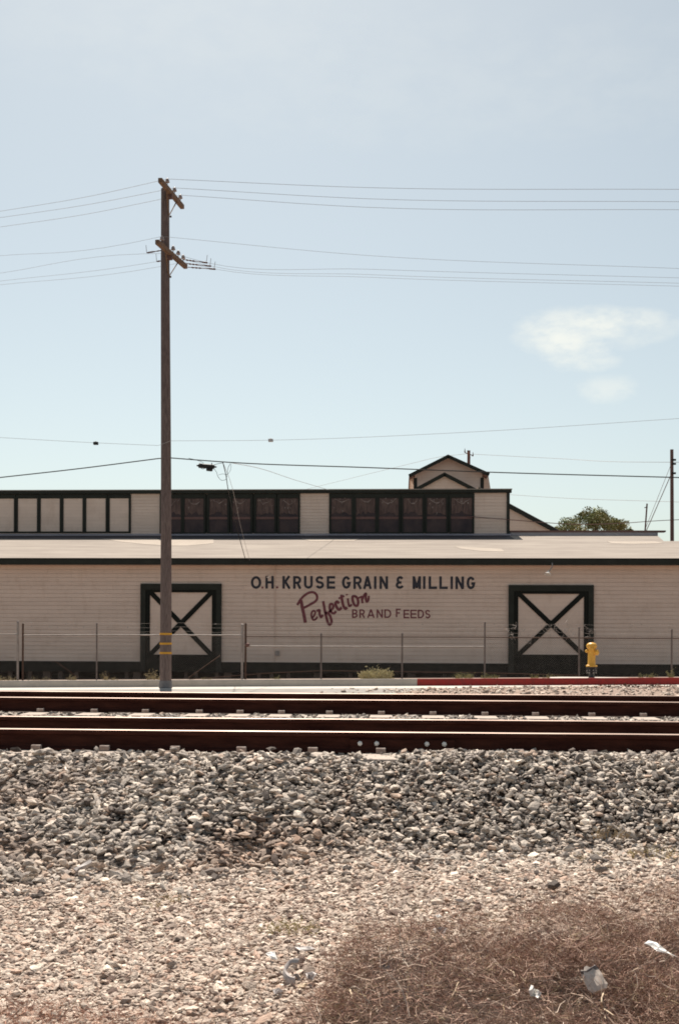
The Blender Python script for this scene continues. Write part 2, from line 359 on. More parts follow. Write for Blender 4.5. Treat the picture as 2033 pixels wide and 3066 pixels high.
# ------------------------------------------------------------ railway tracks
def rail_profile(yc, ztop):
    p = [(-0.075, -0.18), (-0.075, -0.168), (-0.02, -0.15), (-0.009, -0.13), (-0.009, -0.055), (-0.034, -0.042), (-0.037, -0.016), (-0.030, -0.005), (-0.016, 0.0)]
    full = p + [(-a, b) for a, b in reversed(p)]
    return [(yc + a, ztop + b) for a, b in full]
def make_rail(yc, zt, parent):
    mb = MB(); pr = rail_profile(yc, zt); n = len(pr); xs = np.linspace(-60, 60, 61)
    vs = [(x, y, z + 0.004 * math.sin(x * 0.9) * (0.3 if abs(x) < 3 else 1)) for x in xs for y, z in pr]
    mb.v = [tuple(v) for v in vs]
    for i in range(len(xs) - 1):
        for j in range(n):
            mb.f.append((i * n + j, i * n + (j + 1) % n, (i + 1) * n + (j + 1) % n, (i + 1) * n + j)); mb.mi.append(1 if j in (7, 8, 9) else 0)
    mb.f += [tuple(range(n))[::-1], tuple(range((len(xs) - 1) * n, len(xs) * n))]; mb.mi += [0, 0]
    o = mb.build('rail', [M_railside, M_railtop], parent)
    return o
def make_track(y1, y2, zt, clip_px, label):
    yc = (y1 + y2) / 2
    t = thing('railway_track', (0, yc, zt - 0.2), label, 'railway track', 'railway tracks')
    ra = make_rail(y1, zt, t); rb = make_rail(y2, zt, t)
    xs = [PX(c, y1) for c in clip_px]; st = 0.61
    for _ in range(7): xs = [xs[0] - st] + xs + [xs[-1] + st]
    mb = MB(); x0 = xs[0]; zt0 = zt - 0.182
    mb.add([(x0 + a, y, z) for y in (yc - 1.3, yc + 1.3) for a, z in ((-0.155, zt0 - 0.21), (0.155, zt0 - 0.21), (0.14, zt0), (-0.14, zt0))],
           [(0, 1, 2, 3), (7, 6, 5, 4), (0, 4, 5, 1), (1, 5, 6, 2), (2, 6, 7, 3), (3, 7, 4, 0)])
    tie0 = mb.build('tie', M_tie, t, bevel=0.012); kids = []
    for yr in (y1, y2):
        for sgn in (-1, 1):
            ch = 0.048 if y1 < 12 else 0.044; c = MB(); yb = yr + sgn * 0.105; z0 = zt0 + 0.002
            c.prism([(x0 - 0.042, yb - 0.028, z0), (x0 - 0.042, yb + 0.028, z0), (x0 - 0.042, yb + 0.026, z0 + ch - .01), (x0 - 0.042, yb + 0.012, z0 + ch), (x0 - 0.042, yb - 0.018, z0 + ch - .001), (x0 - 0.042, yb - 0.027, z0 + ch - .012)], (0.084, 0, 0))
            c.tube([(x0 - 0.03, yb - sgn * 0.02, z0 + 0.042), (x0 - 0.03, yb - sgn * 0.045, z0 + 0.038)], 0.009, 6)
            c.tube([(x0 + 0.03, yb - sgn * 0.02, z0 + 0.042), (x0 + 0.03, yb - sgn * 0.045, z0 + 0.038)], 0.009, 6)
            kids.append(c.build('rail_clip', M_clip, tie0, bevel=0.004))
    for x in xs[1:]:
        d = tie0.copy(); col.objects.link(d); d.parent = t
        d.location = tie0.location + Vector((x - x0, 0, 0))
        for k in kids:
            q = k.copy(); col.objects.link(q); q.parent = d
    return t, ra, rb
near_clips = [123, 325, 534, 730, 941, 1142, 1343, 1550, 1767, 1970]
far_clips = [131, 291, 443, 603, 724, 847, 989, 1143, 1296, 1450, 1600, 1767, 1920]
ZN, ZF = 0.647, 0.682
t_near, rn1, rn2 = make_track(10.0, 11.505, ZN, near_clips, 'railway track closest to the gravel bank, rusty rails on concrete ties')
t_far, rf1, rf2 = make_track(14.3, 15.805, ZF, far_clips, 'railway track farther from the gravel bank, next to the street')
# joint bar on the nearest rail, with its bright nuts
xj0, xj1 = PX(1050, 10), PX(1362, 10)
jb = MB(); jb.prism([(xj0, 10 - 0.012, ZN - 0.06), (xj0, 10 - 0.03, ZN - 0.07), (xj0, 10 - 0.03, ZN - 0.135), (xj0, 10 - 0.05, ZN - 0.155), (xj0, 10 - 0.012, ZN - 0.148)], (xj1 - xj0, 0, 0))
joint = jb.build('joint_bar', M_railside, rn1)
for c_px, yy in ((1079, 2222), (1129, 2222), (1279, 2224), (1331, 2225)):
    b_ = MB(); x = PX(c_px, 9.97); b_.lathe((x, 10 - 0.03, ZN - 0.102), [(0.023, 0), (0.022, 0.018), (0.012, 0.022), (0.012, 0.034), (0.009, 0.036)], 6, (0, -1, 0))
    b_.build('bolt', M_white, rn1)

# ------------------------------------------------------------ crushed rock
def ico(sub):
    p = (1 + 5 ** 0.5) / 2
    v = np.array([(-1,p,0),(1,p,0),(-1,-p,0),(1,-p,0),(0,-1,p),(0,1,p),(0,-1,-p),(0,1,-p),(p,0,-1),(p,0,1),(-p,0,-1),(-p,0,1)], float)
    v /= np.linalg.norm(v[0])
    f = [(0,11,5),(0,5,1),(0,1,7),(0,7,10),(0,10,11),(1,5,9),(5,11,4),(11,10,2),(10,7,6),(7,1,8),(3,9,4),(3,4,2),(3,2,6),(3,6,8),(3,8,9),(4,9,5),(2,4,11),(6,2,10),(8,6,7),(9,8,1)]
    v = [tuple(q) for q in v]
    for _ in range(sub):
        cache = {}; nf = []
        def mid(a, b):
            k = (min(a, b), max(a, b))
            if k not in cache:
                m_ = np.array(v[a]) + np.array(v[b]); m_ /= np.linalg.norm(m_); v.append(tuple(m_)); cache[k] = len(v) - 1
            return cache[k]
        for a, b, c in f:
            x, y, z = mid(a, b), mid(b, c), mid(c, a); nf += [(a, x, z), (b, y, x), (c, z, y), (x, y, z)]
        f = nf
    return np.array(v), np.array(f)
def rock_variants(sub, n, seed):
    r = np.random.default_rng(seed); v, f = ico(sub); out = []
    for _ in range(n):
        q = v.copy()
        if sub == 0: q *= r.uniform(0.50, 1.20, (len(q), 1))
        for _ in range(8 if sub else 1):
            nn = r.normal(size=3); nn /= np.linalg.norm(nn); d = r.uniform(0.38, 0.78)
            over = np.maximum(0, q @ nn - d); q -= over[:, None] * nn
        q *= r.uniform(0.92, 1.08, (len(q), 1))
        q *= np.array([1.3, r.uniform(0.65, 1.05), r.uniform(0.36, 0.66)])
        out.append(q)
    return np.array(out), f
def scatter_rocks(name, X, Y, size, flat, sub, seed, lift, label, tints, pile=0.0):
    r = np.random.default_rng(seed); n = len(X); Vv, f = rock_variants(sub, 24, seed)
    var = r.integers(0, 24, n)
    yaw = r.uniform(0, 2 * np.pi, n)
    tx = r.normal(0, flat, n); ty = r.normal(0, flat, n)
    def rx(a): c, s_ = np.cos(a), np.sin(a); m = np.zeros((n, 3, 3)); m[:, 0, 0] = 1; m[:, 1, 1] = c; m[:, 1, 2] = -s_; m[:, 2, 1] = s_; m[:, 2, 2] = c; return m
    def ry(a): c, s_ = np.cos(a), np.sin(a); m = np.zeros((n, 3, 3)); m[:, 1, 1] = 1; m[:, 0, 0] = c; m[:, 0, 2] = s_; m[:, 2, 0] = -s_; m[:, 2, 2] = c; return m
    def rz(a): c, s_ = np.cos(a), np.sin(a); m = np.zeros((n, 3, 3)); m[:, 2, 2] = 1; m[:, 0, 0] = c; m[:, 0, 1] = -s_; m[:, 1, 0] = s_; m[:, 1, 1] = c; return m
    M_ = rx(tx) @ ry(ty) @ rz(yaw)
    V = np.einsum('nij,nkj->nki', M_, Vv[var]) * size[:, None, None]
    Z = H(X, Y) + size * lift * r.uniform(0.2, 1.3, n) + size * (r.random(n) < pile) * r.uniform(0.3, 1.3, n)
    V += np.stack([X, Y, Z], -1)[:, None, :]
    k = Vv.shape[1]
    Fc = (f[None] + (np.arange(n) * k)[:, None, None]).reshape(-1, 3)
    ti = tints(r, n, X, Y)
    o = quick_mesh(name, V.reshape(-1, 3), Fc, M_rock, np.repeat(ti, k, 0))
    return tag(o, label, 'gravel', kind='stuff')
def tint_bank(r, n, X, Y):
    base = np.array([[0.42, 0.38, 0.34], [0.33, 0.298, 0.268], [0.22, 0.196, 0.18], [0.52, 0.465, 0.41], [0.10, 0.083, 0.075], [0.38, 0.295, 0.24], [0.66, 0.60, 0.53]])
    t = base[r.choice(7, n, p=[0.24, 0.22, 0.16, 0.16, 0.10, 0.07, 0.05])] * r.uniform(0.75, 1.25, (n, 1))
    st = sstep((vnoise(X * 1.1 + 3, Y * 1.6, 61) - 0.35) / 0.3) * sstep((9.4 - Y) / 1.2) * sstep((Y - 7.2) / 0.6) * sstep((0.2 - X) / 1.5)   # rust-brown staining low on the bank
    return t * (1 - st[:, None] * np.array([0.26, 0.36, 0.41]))
def tint_flat(r, n, X, Y):
    base = np.array([[0.47, 0.40, 0.345], [0.39, 0.33, 0.285], [0.55, 0.485, 0.42], [0.26, 0.21, 0.18], [0.43, 0.32, 0.26], [0.13, 0.09, 0.075], [0.68, 0.615, 0.54]])
    return base[r.choice(7, n, p=[0.28, 0.22, 0.16, 0.12, 0.12, 0.05, 0.05])] * r.uniform(0.8, 1.2, (n, 1))
# bank slope
n = 54000
X = rng.uniform(-4.6, 3.4, n); Y = rng.uniform(6.7, 9.93, n)
keep = rng.random(n) < 1 / (1 + np.exp(-(Y - toe(X) + 0.10) / 0.24))
X, Y = X[keep], Y[keep]
S = np.clip(rng.lognormal(math.log(0.0215), 0.40, len(X)), 0.008, 0.048)
S *= np.where(X < -0.6, 1.12, 0.97)
scatter_rocks('ballast', X, Y, S, 0.36, 0, 21, 0.45, 'coarse grey crushed rock heaped as a bank against the nearest rail', tint_bank, 0.16 * (Y < 9.6))
# between and behind rails
n = 26000
X = rng.uniform(-6.5, 5.5, n); Y = rng.uniform(9.9, 14.3, n)
ftx = np.array([PX(c, 14.3) for c in far_clips]); on_tie = (np.abs(X[:, None] - ftx[None]).min(1) < 0.165) & (Y > 13.6)
keep = ~(((np.abs(Y - 10.0) < 0.13) | (np.abs(Y - 11.505) < 0.13) | (np.abs(Y - 14.3) < 0.15))) & ~on_tie
X, Y = X[keep], Y[keep]
S = np.clip(rng.lognormal(math.log(0.026), 0.3, len(X)), 0.012, 0.05)
scatter_rocks('ballast', X, Y, S, 0.5, 0, 22, 0.1, 'grey crushed rock packed between the ties and the two tracks', tint_bank)
n = 5000
X = rng.uniform(-9, 7, n); Y = rng.uniform(14.3, 17.6, n)
keep = ~((np.abs(Y - 14.3) < 0.15) | (np.abs(Y - 15.805) < 0.15)); X, Y = X[keep], Y[keep]
# flat gravel in front
n = 95000
X = rng.uniform(-3.6, 3.0, n); Y = rng.uniform(3.9, 8.4, n)
dens = 1 - 0.97 * weed_dens(X, Y) ** 0.8
keep = (rng.random(n) < dens) & (Y < toe(X) + 0.25)
X, Y = X[keep], Y[keep]
S = np.clip(rng.lognormal(math.log(0.0122), 0.42, len(X)), 0.005, 0.038)
scatter_rocks('gravel', X, Y, S, 0.28, 0, 23, 0.25, 'finer pale gravel spread flat in front of the rock bank', tint_flat)
# rough shoulder by the street
n = 5000
X = rng.uniform(-5, 10, n); Y = rng.uniform(24.5, 31.5, n)
keep = rng.random(n) < sstep((X + 3) / 5); X, Y = X[keep], Y[keep]
S = np.clip(rng.lognormal(math.log(0.03), 0.5, len(X)), 0.012, 0.09)
scatter_rocks('gravel', X, Y, S, 0.3, 0, 24, 0.3, 'loose stones on the dusty shoulder beyond the tracks', tint_flat)

# ------------------------------------------------------------ warehouse
BY = 46.0                                   # front wall plane
def zof(y, Y, x=CX): return P(x, y, Y).z
XL, XRR = -48.0, 30.0
wh = thing('warehouse', (0, BY, 0.0), 'long cream clapboard warehouse with dark green trim and painted sign lettering', 'warehouse')
Z_BASE = zof(1984, BY); Z_FB = zof(1694, BY); Z_FT = zof(1672, BY - 0.45)
# lapped siding: one saw-tooth sheet
def siding(name, x0, x1, z0, z1, Y, parent, m, course=0.165, lap=0.014):
    mb = MB(); z = z0; pr = []
    while z < z1 - 1e-4:
        zt = min(z + course, z1); g = 0.0055 if zt - z > 0.03 else 0.001; pr += [(Y - lap, z), (Y - 0.002, zt - g), (Y + 0.03, zt - g), (Y + 0.03, zt)]; z = zt
    n = len(pr); vs = [(x0, y, z) for y, z in pr] + [(x1, y, z) for y, z in pr] + [(x0, Y + 0.12, z0), (x1, Y + 0.12, z0), (x0, Y + 0.12, z1), (x1, Y + 0.12, z1)]
    fs = [(i, n + i, n + i + 1, i + 1) for i in range(n - 1)] + [(2 * n, 2 * n + 2, 2 * n + 3, 2 * n + 1)]
    return mb.add(vs, fs).build(name, m, parent)
wall = siding('wall', XL, XRR, Z_BASE - 0.02, Z_FB + 0.1, BY, wh, M_cream)
MB().box((XL, BY - 0.06, Z_BASE - 0.42), (XRR, BY + 0.05, Z_BASE)).build('base_board', M_green2, wh)
MB().box((XL, BY - 0.50, Z_FB), (XRR + 0.4, BY - 0.45, Z_FT)).build('fascia', M_green, wh)
MB().box((XL, BY - 0.448, Z_FB + 0.06), (XRR + 0.3, BY + 0.1, Z_FB + 0.09)).build('soffit', M_cream, wh)
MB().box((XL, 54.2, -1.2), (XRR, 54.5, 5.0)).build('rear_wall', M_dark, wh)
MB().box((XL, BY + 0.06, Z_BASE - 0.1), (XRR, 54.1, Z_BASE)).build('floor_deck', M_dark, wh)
MB().box((XRR - 0.1, BY + 0.13, -1.0), (XRR, 54.2, Z_FB + 0.05)).build('end_wall', M_cream, wh)
# piers under the floor
wide = [144, 413, 685, 952, 1232, 1506]; thin = [35, 95, 185, 234, 321, 383, 500, 560, 591, 652, 778, 815, 865, 1050, 1330, 1420, 1570, 1640, 1890, 1960]
for ps, wd in ((wide, 0.30), (thin, 0.15)):
    b0 = None
    for p in ps:
        x = PX(p, BY + 0.25)
        if b0 is None:
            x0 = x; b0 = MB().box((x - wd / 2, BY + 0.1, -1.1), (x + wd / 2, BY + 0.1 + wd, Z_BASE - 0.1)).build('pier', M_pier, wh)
        else:
            c = b0.copy(); col.objects.link(c); c.parent = wh; c.location = b0.location + Vector((x - x0, 0, 0))
# roof plane
EY = BY - 0.5; EZ = Z_FT + 0.012
ZT = zof(1604, 54.0); SL = (ZT - EZ) / (54.0 - EY)
RN = Vector((0, -SL, 1))
def PR(x, y, lift=0.0):
    d = ray(x, y); o = Vector((0, 0, EYE)); p0 = Vector((0, EY, EZ + lift))
    t = (p0 - o).dot(RN) / d.dot(RN); return o + d * t
pA = PR(1968, 1603); pB = PR(1986, 1620)
yB = pB.y; zB = EZ + SL * (yB - EY)
zA = EZ + SL * (54.3 - EY)
outline = [(XL, EY, EZ), (XRR + 0.4, EY, EZ), (XRR + 0.4, yB, zB), (pB.x, yB, zB), (pA.x, 54.3, zA), (XL, 54.3, zA)]
roof = MB().prism([Vector(p) - Vector((0, 0, 0.05)) for p in outline], (0, 0, 0.05)).build('roof', M_roof, wh)
def patch(px):
    return MB().prism([PR(x, y, 0.006) for x, y in px], (0, 0, 0.003)).build('roof_patch', M_roofpatch, roof)
patch([(300, 1612), (470, 1612), (500, 1634), (440, 1630), (360, 1622)])
patch([(510, 1615), (640, 1614), (640, 1627), (560, 1634), (510, 1634)])
patch([(1360, 1636), (1500, 1643), (1510, 1652), (1440, 1650), (1380, 1643)])
patch([(1815, 1621), (1960, 1621), (1985, 1626), (1900, 1629), (1830, 1627)])
patch([(900, 1612), (1080, 1612), (1060, 1620), (930, 1621)])
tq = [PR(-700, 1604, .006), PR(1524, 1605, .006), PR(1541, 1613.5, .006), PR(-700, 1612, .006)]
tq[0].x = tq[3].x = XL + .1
MB().prism(tq, (0, 0, 0.004)).build('painted_shadow', M_roofshade, roof)  # clerestory's cast shadow, deepened by a dark painted strip with a slanted end
# raised kerb along the ridge on the right, with a dark cap
xk0, xk1 = PX(1524, 54.1), PX(1966, 54.1)
MB().box((xk0, 54.02, zof(1606, 54.0)), (xk1, 54.12, zof(1594, 54.0))).build('ridge_board', M_flash, wh)
MB().box((xk0, 53.93, zof(1594, 54.0) + 0.003), (xk1 + 0.35, 54.35, zof(1590, 54.0) + 0.01)).build('ridge_cap', M_bar, wh)
# far slope of the roof
MB().prism([(XL, 54.36, zA - 0.1), (pA.x, 54.36, zA - 0.1), (pA.x, 68, zA - 2.6), (XL, 68, zA - 2.6)], (0, 0, 0.05)).build('rear_roof', M_roof, wh)

# clerestory
CYY = 54.0
cx1 = PX(1521, CYY); zc0 = zof(1600, CYY); zc1 = zof(1470, CYY)
siding('clerestory_wall', XL, cx1, zc0, zc1, CYY, wh, M_cream, 0.15, 0.014)
MB().box((XL, CYY - 0.16, zof(1477, CYY)), (cx1 + 0.12, CYY + 0.1, zof(1467, CYY))).build('clerestory_fascia', M_green, wh)
MB().box((cx1 - 0.10, CYY - 0.07, zc0), (cx1 + 0.04, CYY + 0.13, zof(1477, CYY) - 0.003)).build('corner_board', M_green, wh)
MB().prism([(XL, CYY - 0.2, zof(1467, CYY) - 0.02), (cx1 + 0.14, CYY - 0.2, zof(1467, CYY) - 0.02), (cx1 + 0.14, CYY + 4, zof(1467, CYY) + 0.02), (XL, CYY + 4, zof(1467, CYY) + 0.02)], (0, 0, 0.04)).build('clerestory_roof', M_roof, wh)
MB().box((cx1 - 0.1, CYY + 0.14, zc0 - 0.6), (cx1, CYY + 4, zof(1467, CYY) - 0.05)).build('clerestory_side', M_cream, wh)
# sloped flashing at the foot of the clerestory
fl = MB(); za, zb = zof(1603.5, CYY - 0.25), zof(1597, CYY - 0.1)
fl.prism([(XL, CYY - 0.26, za), (XL, CYY - 0.03, zb), (XL, CYY - 0.02, za - 0.05)], (cx1 + 0.1 - XL, 0, 0)); fl.build('flashing', M_flash, wh)

# window bays: frame + pane (+ stained sheet, bar)
def bay(x0, x1, y0, y1, kind, seed, head=True):
    """pixel box of the clear opening"""
    r = random.Random(seed); Y = CYY
    a, b = PX(x0, Y), PX(x1, Y); zt, zb_ = zof(y0, Y), zof(y1, Y)
    fw = 0.085; mb = MB()
    top = zof(1478, Y) if head else zt + 0.1
    mb.box((a - fw, Y - 0.085, zb_ - 0.05), (a, Y + 0.0, top)); mb.box((b, Y - 0.085, zb_ - 0.05), (b + fw, Y, top))
    mb.box((a + 0.001, Y - 0.08, zt), (b - 0.001, Y, top - 0.003)); mb.box((a + 0.001, Y - 0.08, zb_ - 0.05), (b - 0.001, Y, zb_))
    nm = 'window' if kind == 'glass' else 'boarded_window'
    f = mb.build(nm, M_green, wh)
    if kind == 'board':
        MB().box((a, Y - 0.045, zb_), (b, Y - 0.018, zt)).build('board_panel', M_cream, f)
        return f
    MB().box((a, Y - 0.03, zb_), (b, Y - 0.018, zt)).build('pane', M_pane, f)
    zm = zb_ + (zt - zb_) * 0.42
    MB().box((a, Y - 0.05, zm - 0.06), (b, Y - 0.031, zm + 0.05)).build('glazing_bar', M_bar, f)
    # hanging stained sheet, sagging between its top corners
    sag = r.uniform(0.15, 0.5); n = 9
    sh = MB(); pts_t = []; pts_b = []
    for i in range(n):
        u = i / (n - 1); s_ = math.sin(math.pi * u)
        pts_b.append((a + (b - a) * u, zm + 0.06 + (zt - zm - 0.06) * (r.uniform(0.0, 0.18) + 0.12 * s_)))
    vs = []; 
    for i in range(n):
        u = i / (n - 1); x = a + (b - a) * (0.02 + 0.96 * u); yy = Y - 0.045 - 0.012 * math.sin(u * 17 + seed)
        vs += [(x, yy, zt - 0.01 - 0.04 * r.random()), (x, yy - 0.004, pts_b[i][1])]
    sh.add(vs, [(2 * i, 2 * i + 1, 2 * i + 3, 2 * i + 2) for i in range(n - 1)])
    sh.build('hanging_sheet', M_curtain, f)
    tt = MB()
    # swag along the top
    d = r.uniform(0.10, 0.28); x0_, x1_ = a + (b - a) * r.uniform(0.05, 0.25), a + (b - a) * r.uniform(0.75, 0.95)
    vs = []
    for i in range(9):
        u = i / 8; z = zt - 0.03 - d * math.sin(math.pi * u) * (0.8 + 0.4 * r.random()); wv = 0.015 + 0.05 * math.sin(math.pi * u) * r.random()
        vs += [(x0_ + (x1_ - x0_) * u, Y - 0.066, z), (x0_ + (x1_ - x0_) * u, Y - 0.064, z - wv)]
    tt.add(vs, [(2 * i, 2 * i + 1, 2 * i + 3, 2 * i + 2) for i in range(8)])
    tt.build('torn_strip', M_tatter, f)
    for _ in range(r.randint(2, 12)):
        x = a + (b - a) * r.uniform(0.06, 0.94); z = zt - abs(r.gauss(0.15, 0.3)) % (zt - zm); s_ = r.uniform(0.012, 0.035)
        MB().add([(x - s_, Y - 0.07, z), (x + s_ * r.uniform(-1, 1), Y - 0.072, z - s_ * r.uniform(1, 4)), (x + s_, Y - 0.07, z + s_)], [(0, 1, 2)]).build('torn_strip', M_tatter, f)
    return f
for xa, xb in ((-158, 392), (478, 897), (984, 1418)):
    MB().box((PX(xa, CYY), CYY - 0.0165, zof(1596, CYY)), (PX(xb, CYY), CYY - 0.0005, zof(1478, CYY))).build('window_surround', M_green, wh)
k = 0
for a, b in [(-150, -90), (-82, -24), (-15, 43), (55, 112), (123, 180), (191, 248), (259, 317), (329, 386)]:
    bay(a, b, 1491, 1591, 'board', k, True); k += 1
for a, b in [(484, 542), (552, 610), (626, 681), (695, 750), (766, 821), (835, 892)]:
    bay(a, b, 1491, 1594, 'glass', k); k += 1
for a, b in [(990, 1052), (1064, 1122), (1133, 1192), (1205, 1263), (1276, 1334), (1348, 1412)]:
    bay(a, b, 1491, 1594, 'glass', k); k += 1

# sliding doors with cross braces
def door(x0, x1, y0, seed, label=None):
    Y = BY; a, b = PX(x0, Y), PX(x1, Y); zt = zof(y0, Y, (x0 + x1) / 2); zb_ = Z_BASE - 0.42
    fw = 0.21; mb = MB()
    mb.box((a, Y - 0.13, zb_), (a + fw, Y - 0.02, zt)); mb.box((b - fw, Y - 0.13, zb_), (b, Y - 0.02, zt))
    mb.box((a + fw + 0.001, Y - 0.13, zt - 0.25), (b - fw - 0.001, Y - 0.02, zt))
    fr = mb.build('door_frame', M_green, wh)
    zl = zof(1960, Y, (x0 + x1) / 2)
    ia, ib, iz = a + fw + 0.004, b - fw - 0.004, zt - 0.254
    MB().box((ia, Y - 0.06, zl - 0.05), (ib, Y - 0.022, iz)).build('door_panel', M_cream, fr)
    lw = 0.17; st = MB()
    st.box((ia, Y - 0.10, zb_ + 0.02), (ia + lw, Y - 0.0605, iz)); st.box((ib - lw, Y - 0.10, zb_ + 0.02), (ib, Y - 0.0605, iz))
    st.box((ia + lw + .001, Y - 0.10, iz - 0.1), (ib - lw - .001, Y - 0.0605, iz)); st.box((ia + lw + .001, Y - 0.10, zb_ + 0.02), (ib - lw - .001, Y - 0.0605, zl))
    st.build('door_rail', M_green2, fr)
    br = MB(); p, q = ia + lw - 0.02, ib - lw + 0.02
    br.bar((p, Y - 0.082, zl - 0.04), (q, Y - 0.082, iz - 0.05), 0.19, 0.03, (0, -1, 0))
    br.build('brace', M_green2, fr)
    br = MB(); br.bar((p, Y - 0.078, iz - 0.05), (q, Y - 0.078, zl - 0.04), 0.19, 0.03, (0, -1, 0)); br.build('brace', M_green2, fr)
    return fr
door(423, 664, 1748, 1); door(1521, 1775, 1752, 2)
# conduit on the wall, its junction box, and lamps
cxp = PX(823, BY); MB().tube([(cxp, BY - 0.03, Z_FB), (cxp, BY - 0.03, Z_BASE + 0.02)], 0.016, 6).build('conduit', M_cream, wh)
MB().box((PX(826, BY) , BY - 0.10, zof(1964, BY)), (PX(837, BY), BY - 0.017, zof(1950, BY))).build('junction_box', M_galv, wh)
def lamp(px, py, sc_, full=True):
    c = P(px, py, BY - 0.75) if full else P(px, py, BY - 0.3)
    root = P(px + 12, py - 28, BY - 0.5) if full else P(px, py - 4, BY - 0.02)
    mb = MB()
    if full:
        top = root; mb.tube([(top.x, top.y - 0.01, top.z), (top.x, top.y - 0.09, top.z - 0.03), (top.x - 0.02, top.y - 0.16, top.z - 0.16), (c.x + 0.10, c.y + 0.05, c.z + 0.12), (c.x + 0.04, c.y, c.z + 0.05)], 0.022, 7)
    else:
        mb.tube([(root.x, BY - 0.02, root.z), (root.x, c.y, c.z + 0.07), (c.x, c.y, c.z + 0.03)], 0.014, 6)
    a = mb.build('lamp_arm', M_galv if full else M_cream, wh, True)
    s = MB(); ax = Vector((-0.25, -0.3, -1)).normalized()
    s.lathe(c, [(0.03 * sc_, -0.08 * sc_), (0.05 * sc_, 0.0), (0.12 * sc_, 0.03 * sc_), (0.19 * sc_, 0.09 * sc_), (0.185 * sc_, 0.095 * sc_), (0.10 * sc_, 0.04 * sc_)], 18, ax)
    s.build('lamp_shade', M_white, a, True)
lamp(1640, 1714, 0.85); lamp(804, 1727, 0.42, False)

# lettering painted on the boards: brush strokes laid just proud of the laps
LY = BY - 0.021
def stroke(mb, pts, wpx, closed=False, ycut=None):
    """flat brush stroke through source-pixel points, a few mm thick"""
    q = [P(x, y, LY) for x, y in pts]; q = [Vector((p.x, p.z)) for p in q]; wd = wpx / F * BY / 2; n = len(q)
    if closed: q = q + [q[0], q[1]]; n = len(q)
    L_, R_ = [], []
    for i in range(n):
        d0 = (q[i] - q[i - 1]).normalized() if i > 0 else (q[1] - q[0]).normalized()
        d1 = (q[i + 1] - q[i]).normalized() if i < n - 1 else d0
        if i == 0: d0 = d1
        if closed and i == 0: d0 = (q[0] - q[n - 3]).normalized()
        t = (d0 + d1)
        t = t.normalized() if t.length > 1e-4 else d1
        m_ = min(1.6, 1 / max(0.5, abs(t.dot(d1))))
        nn = Vector((-t.y, t.x)) * wd * m_
        L_.append(q[i] + nn); R_.append(q[i] - nn)
    if closed: L_, R_ = L_[:-1], R_[:-1]; L_[-1], R_[-1] = L_[0], R_[0]; n -= 1
    stroke.k += 1; y0 = LY - 0.0003 * (stroke.k % 9)
    vs = [(p.x, y0, p.y) for p in L_] + [(p.x, y0, p.y) for p in R_] + [(p.x, LY + 0.012, p.y) for p in L_] + [(p.x, LY + 0.012, p.y) for p in R_]
    fs = []
    for i in range(n - 1):
        fs += [(i, i + 1, n + i + 1, n + i), (i, 2 * n + i, 2 * n + i + 1, i + 1), (n + i, n + i + 1, 3 * n + i + 1, 3 * n + i)]
    mb.add(vs, fs)
stroke.k = 0
def arc(cx, cy, rx, ry, a0, a1, n=10):
    return [(cx + rx * math.cos(R(a0 + (a1 - a0) * i / n)), cy - ry * math.sin(R(a0 + (a1 - a0) * i / n))) for i in range(n + 1)]
def smooth(pts, k=4):
    out = []; n = len(pts)
    for i in range(n - 1):
        p0, p1, p2, p3 = pts[max(i - 1, 0)], pts[i], pts[i + 1], pts[min(i + 2, n - 1)]
        for j in range(k):
            t = j / k
            out.append(tuple(0.5 * (2 * p1[c] + (p2[c] - p0[c]) * t + (2 * p0[c] - 5 * p1[c] + 4 * p2[c] - p3[c]) * t * t + (3 * p1[c] - p0[c] - 3 * p2[c] + p3[c]) * t ** 3) for c in (0, 1)))
    return out + [pts[-1]]
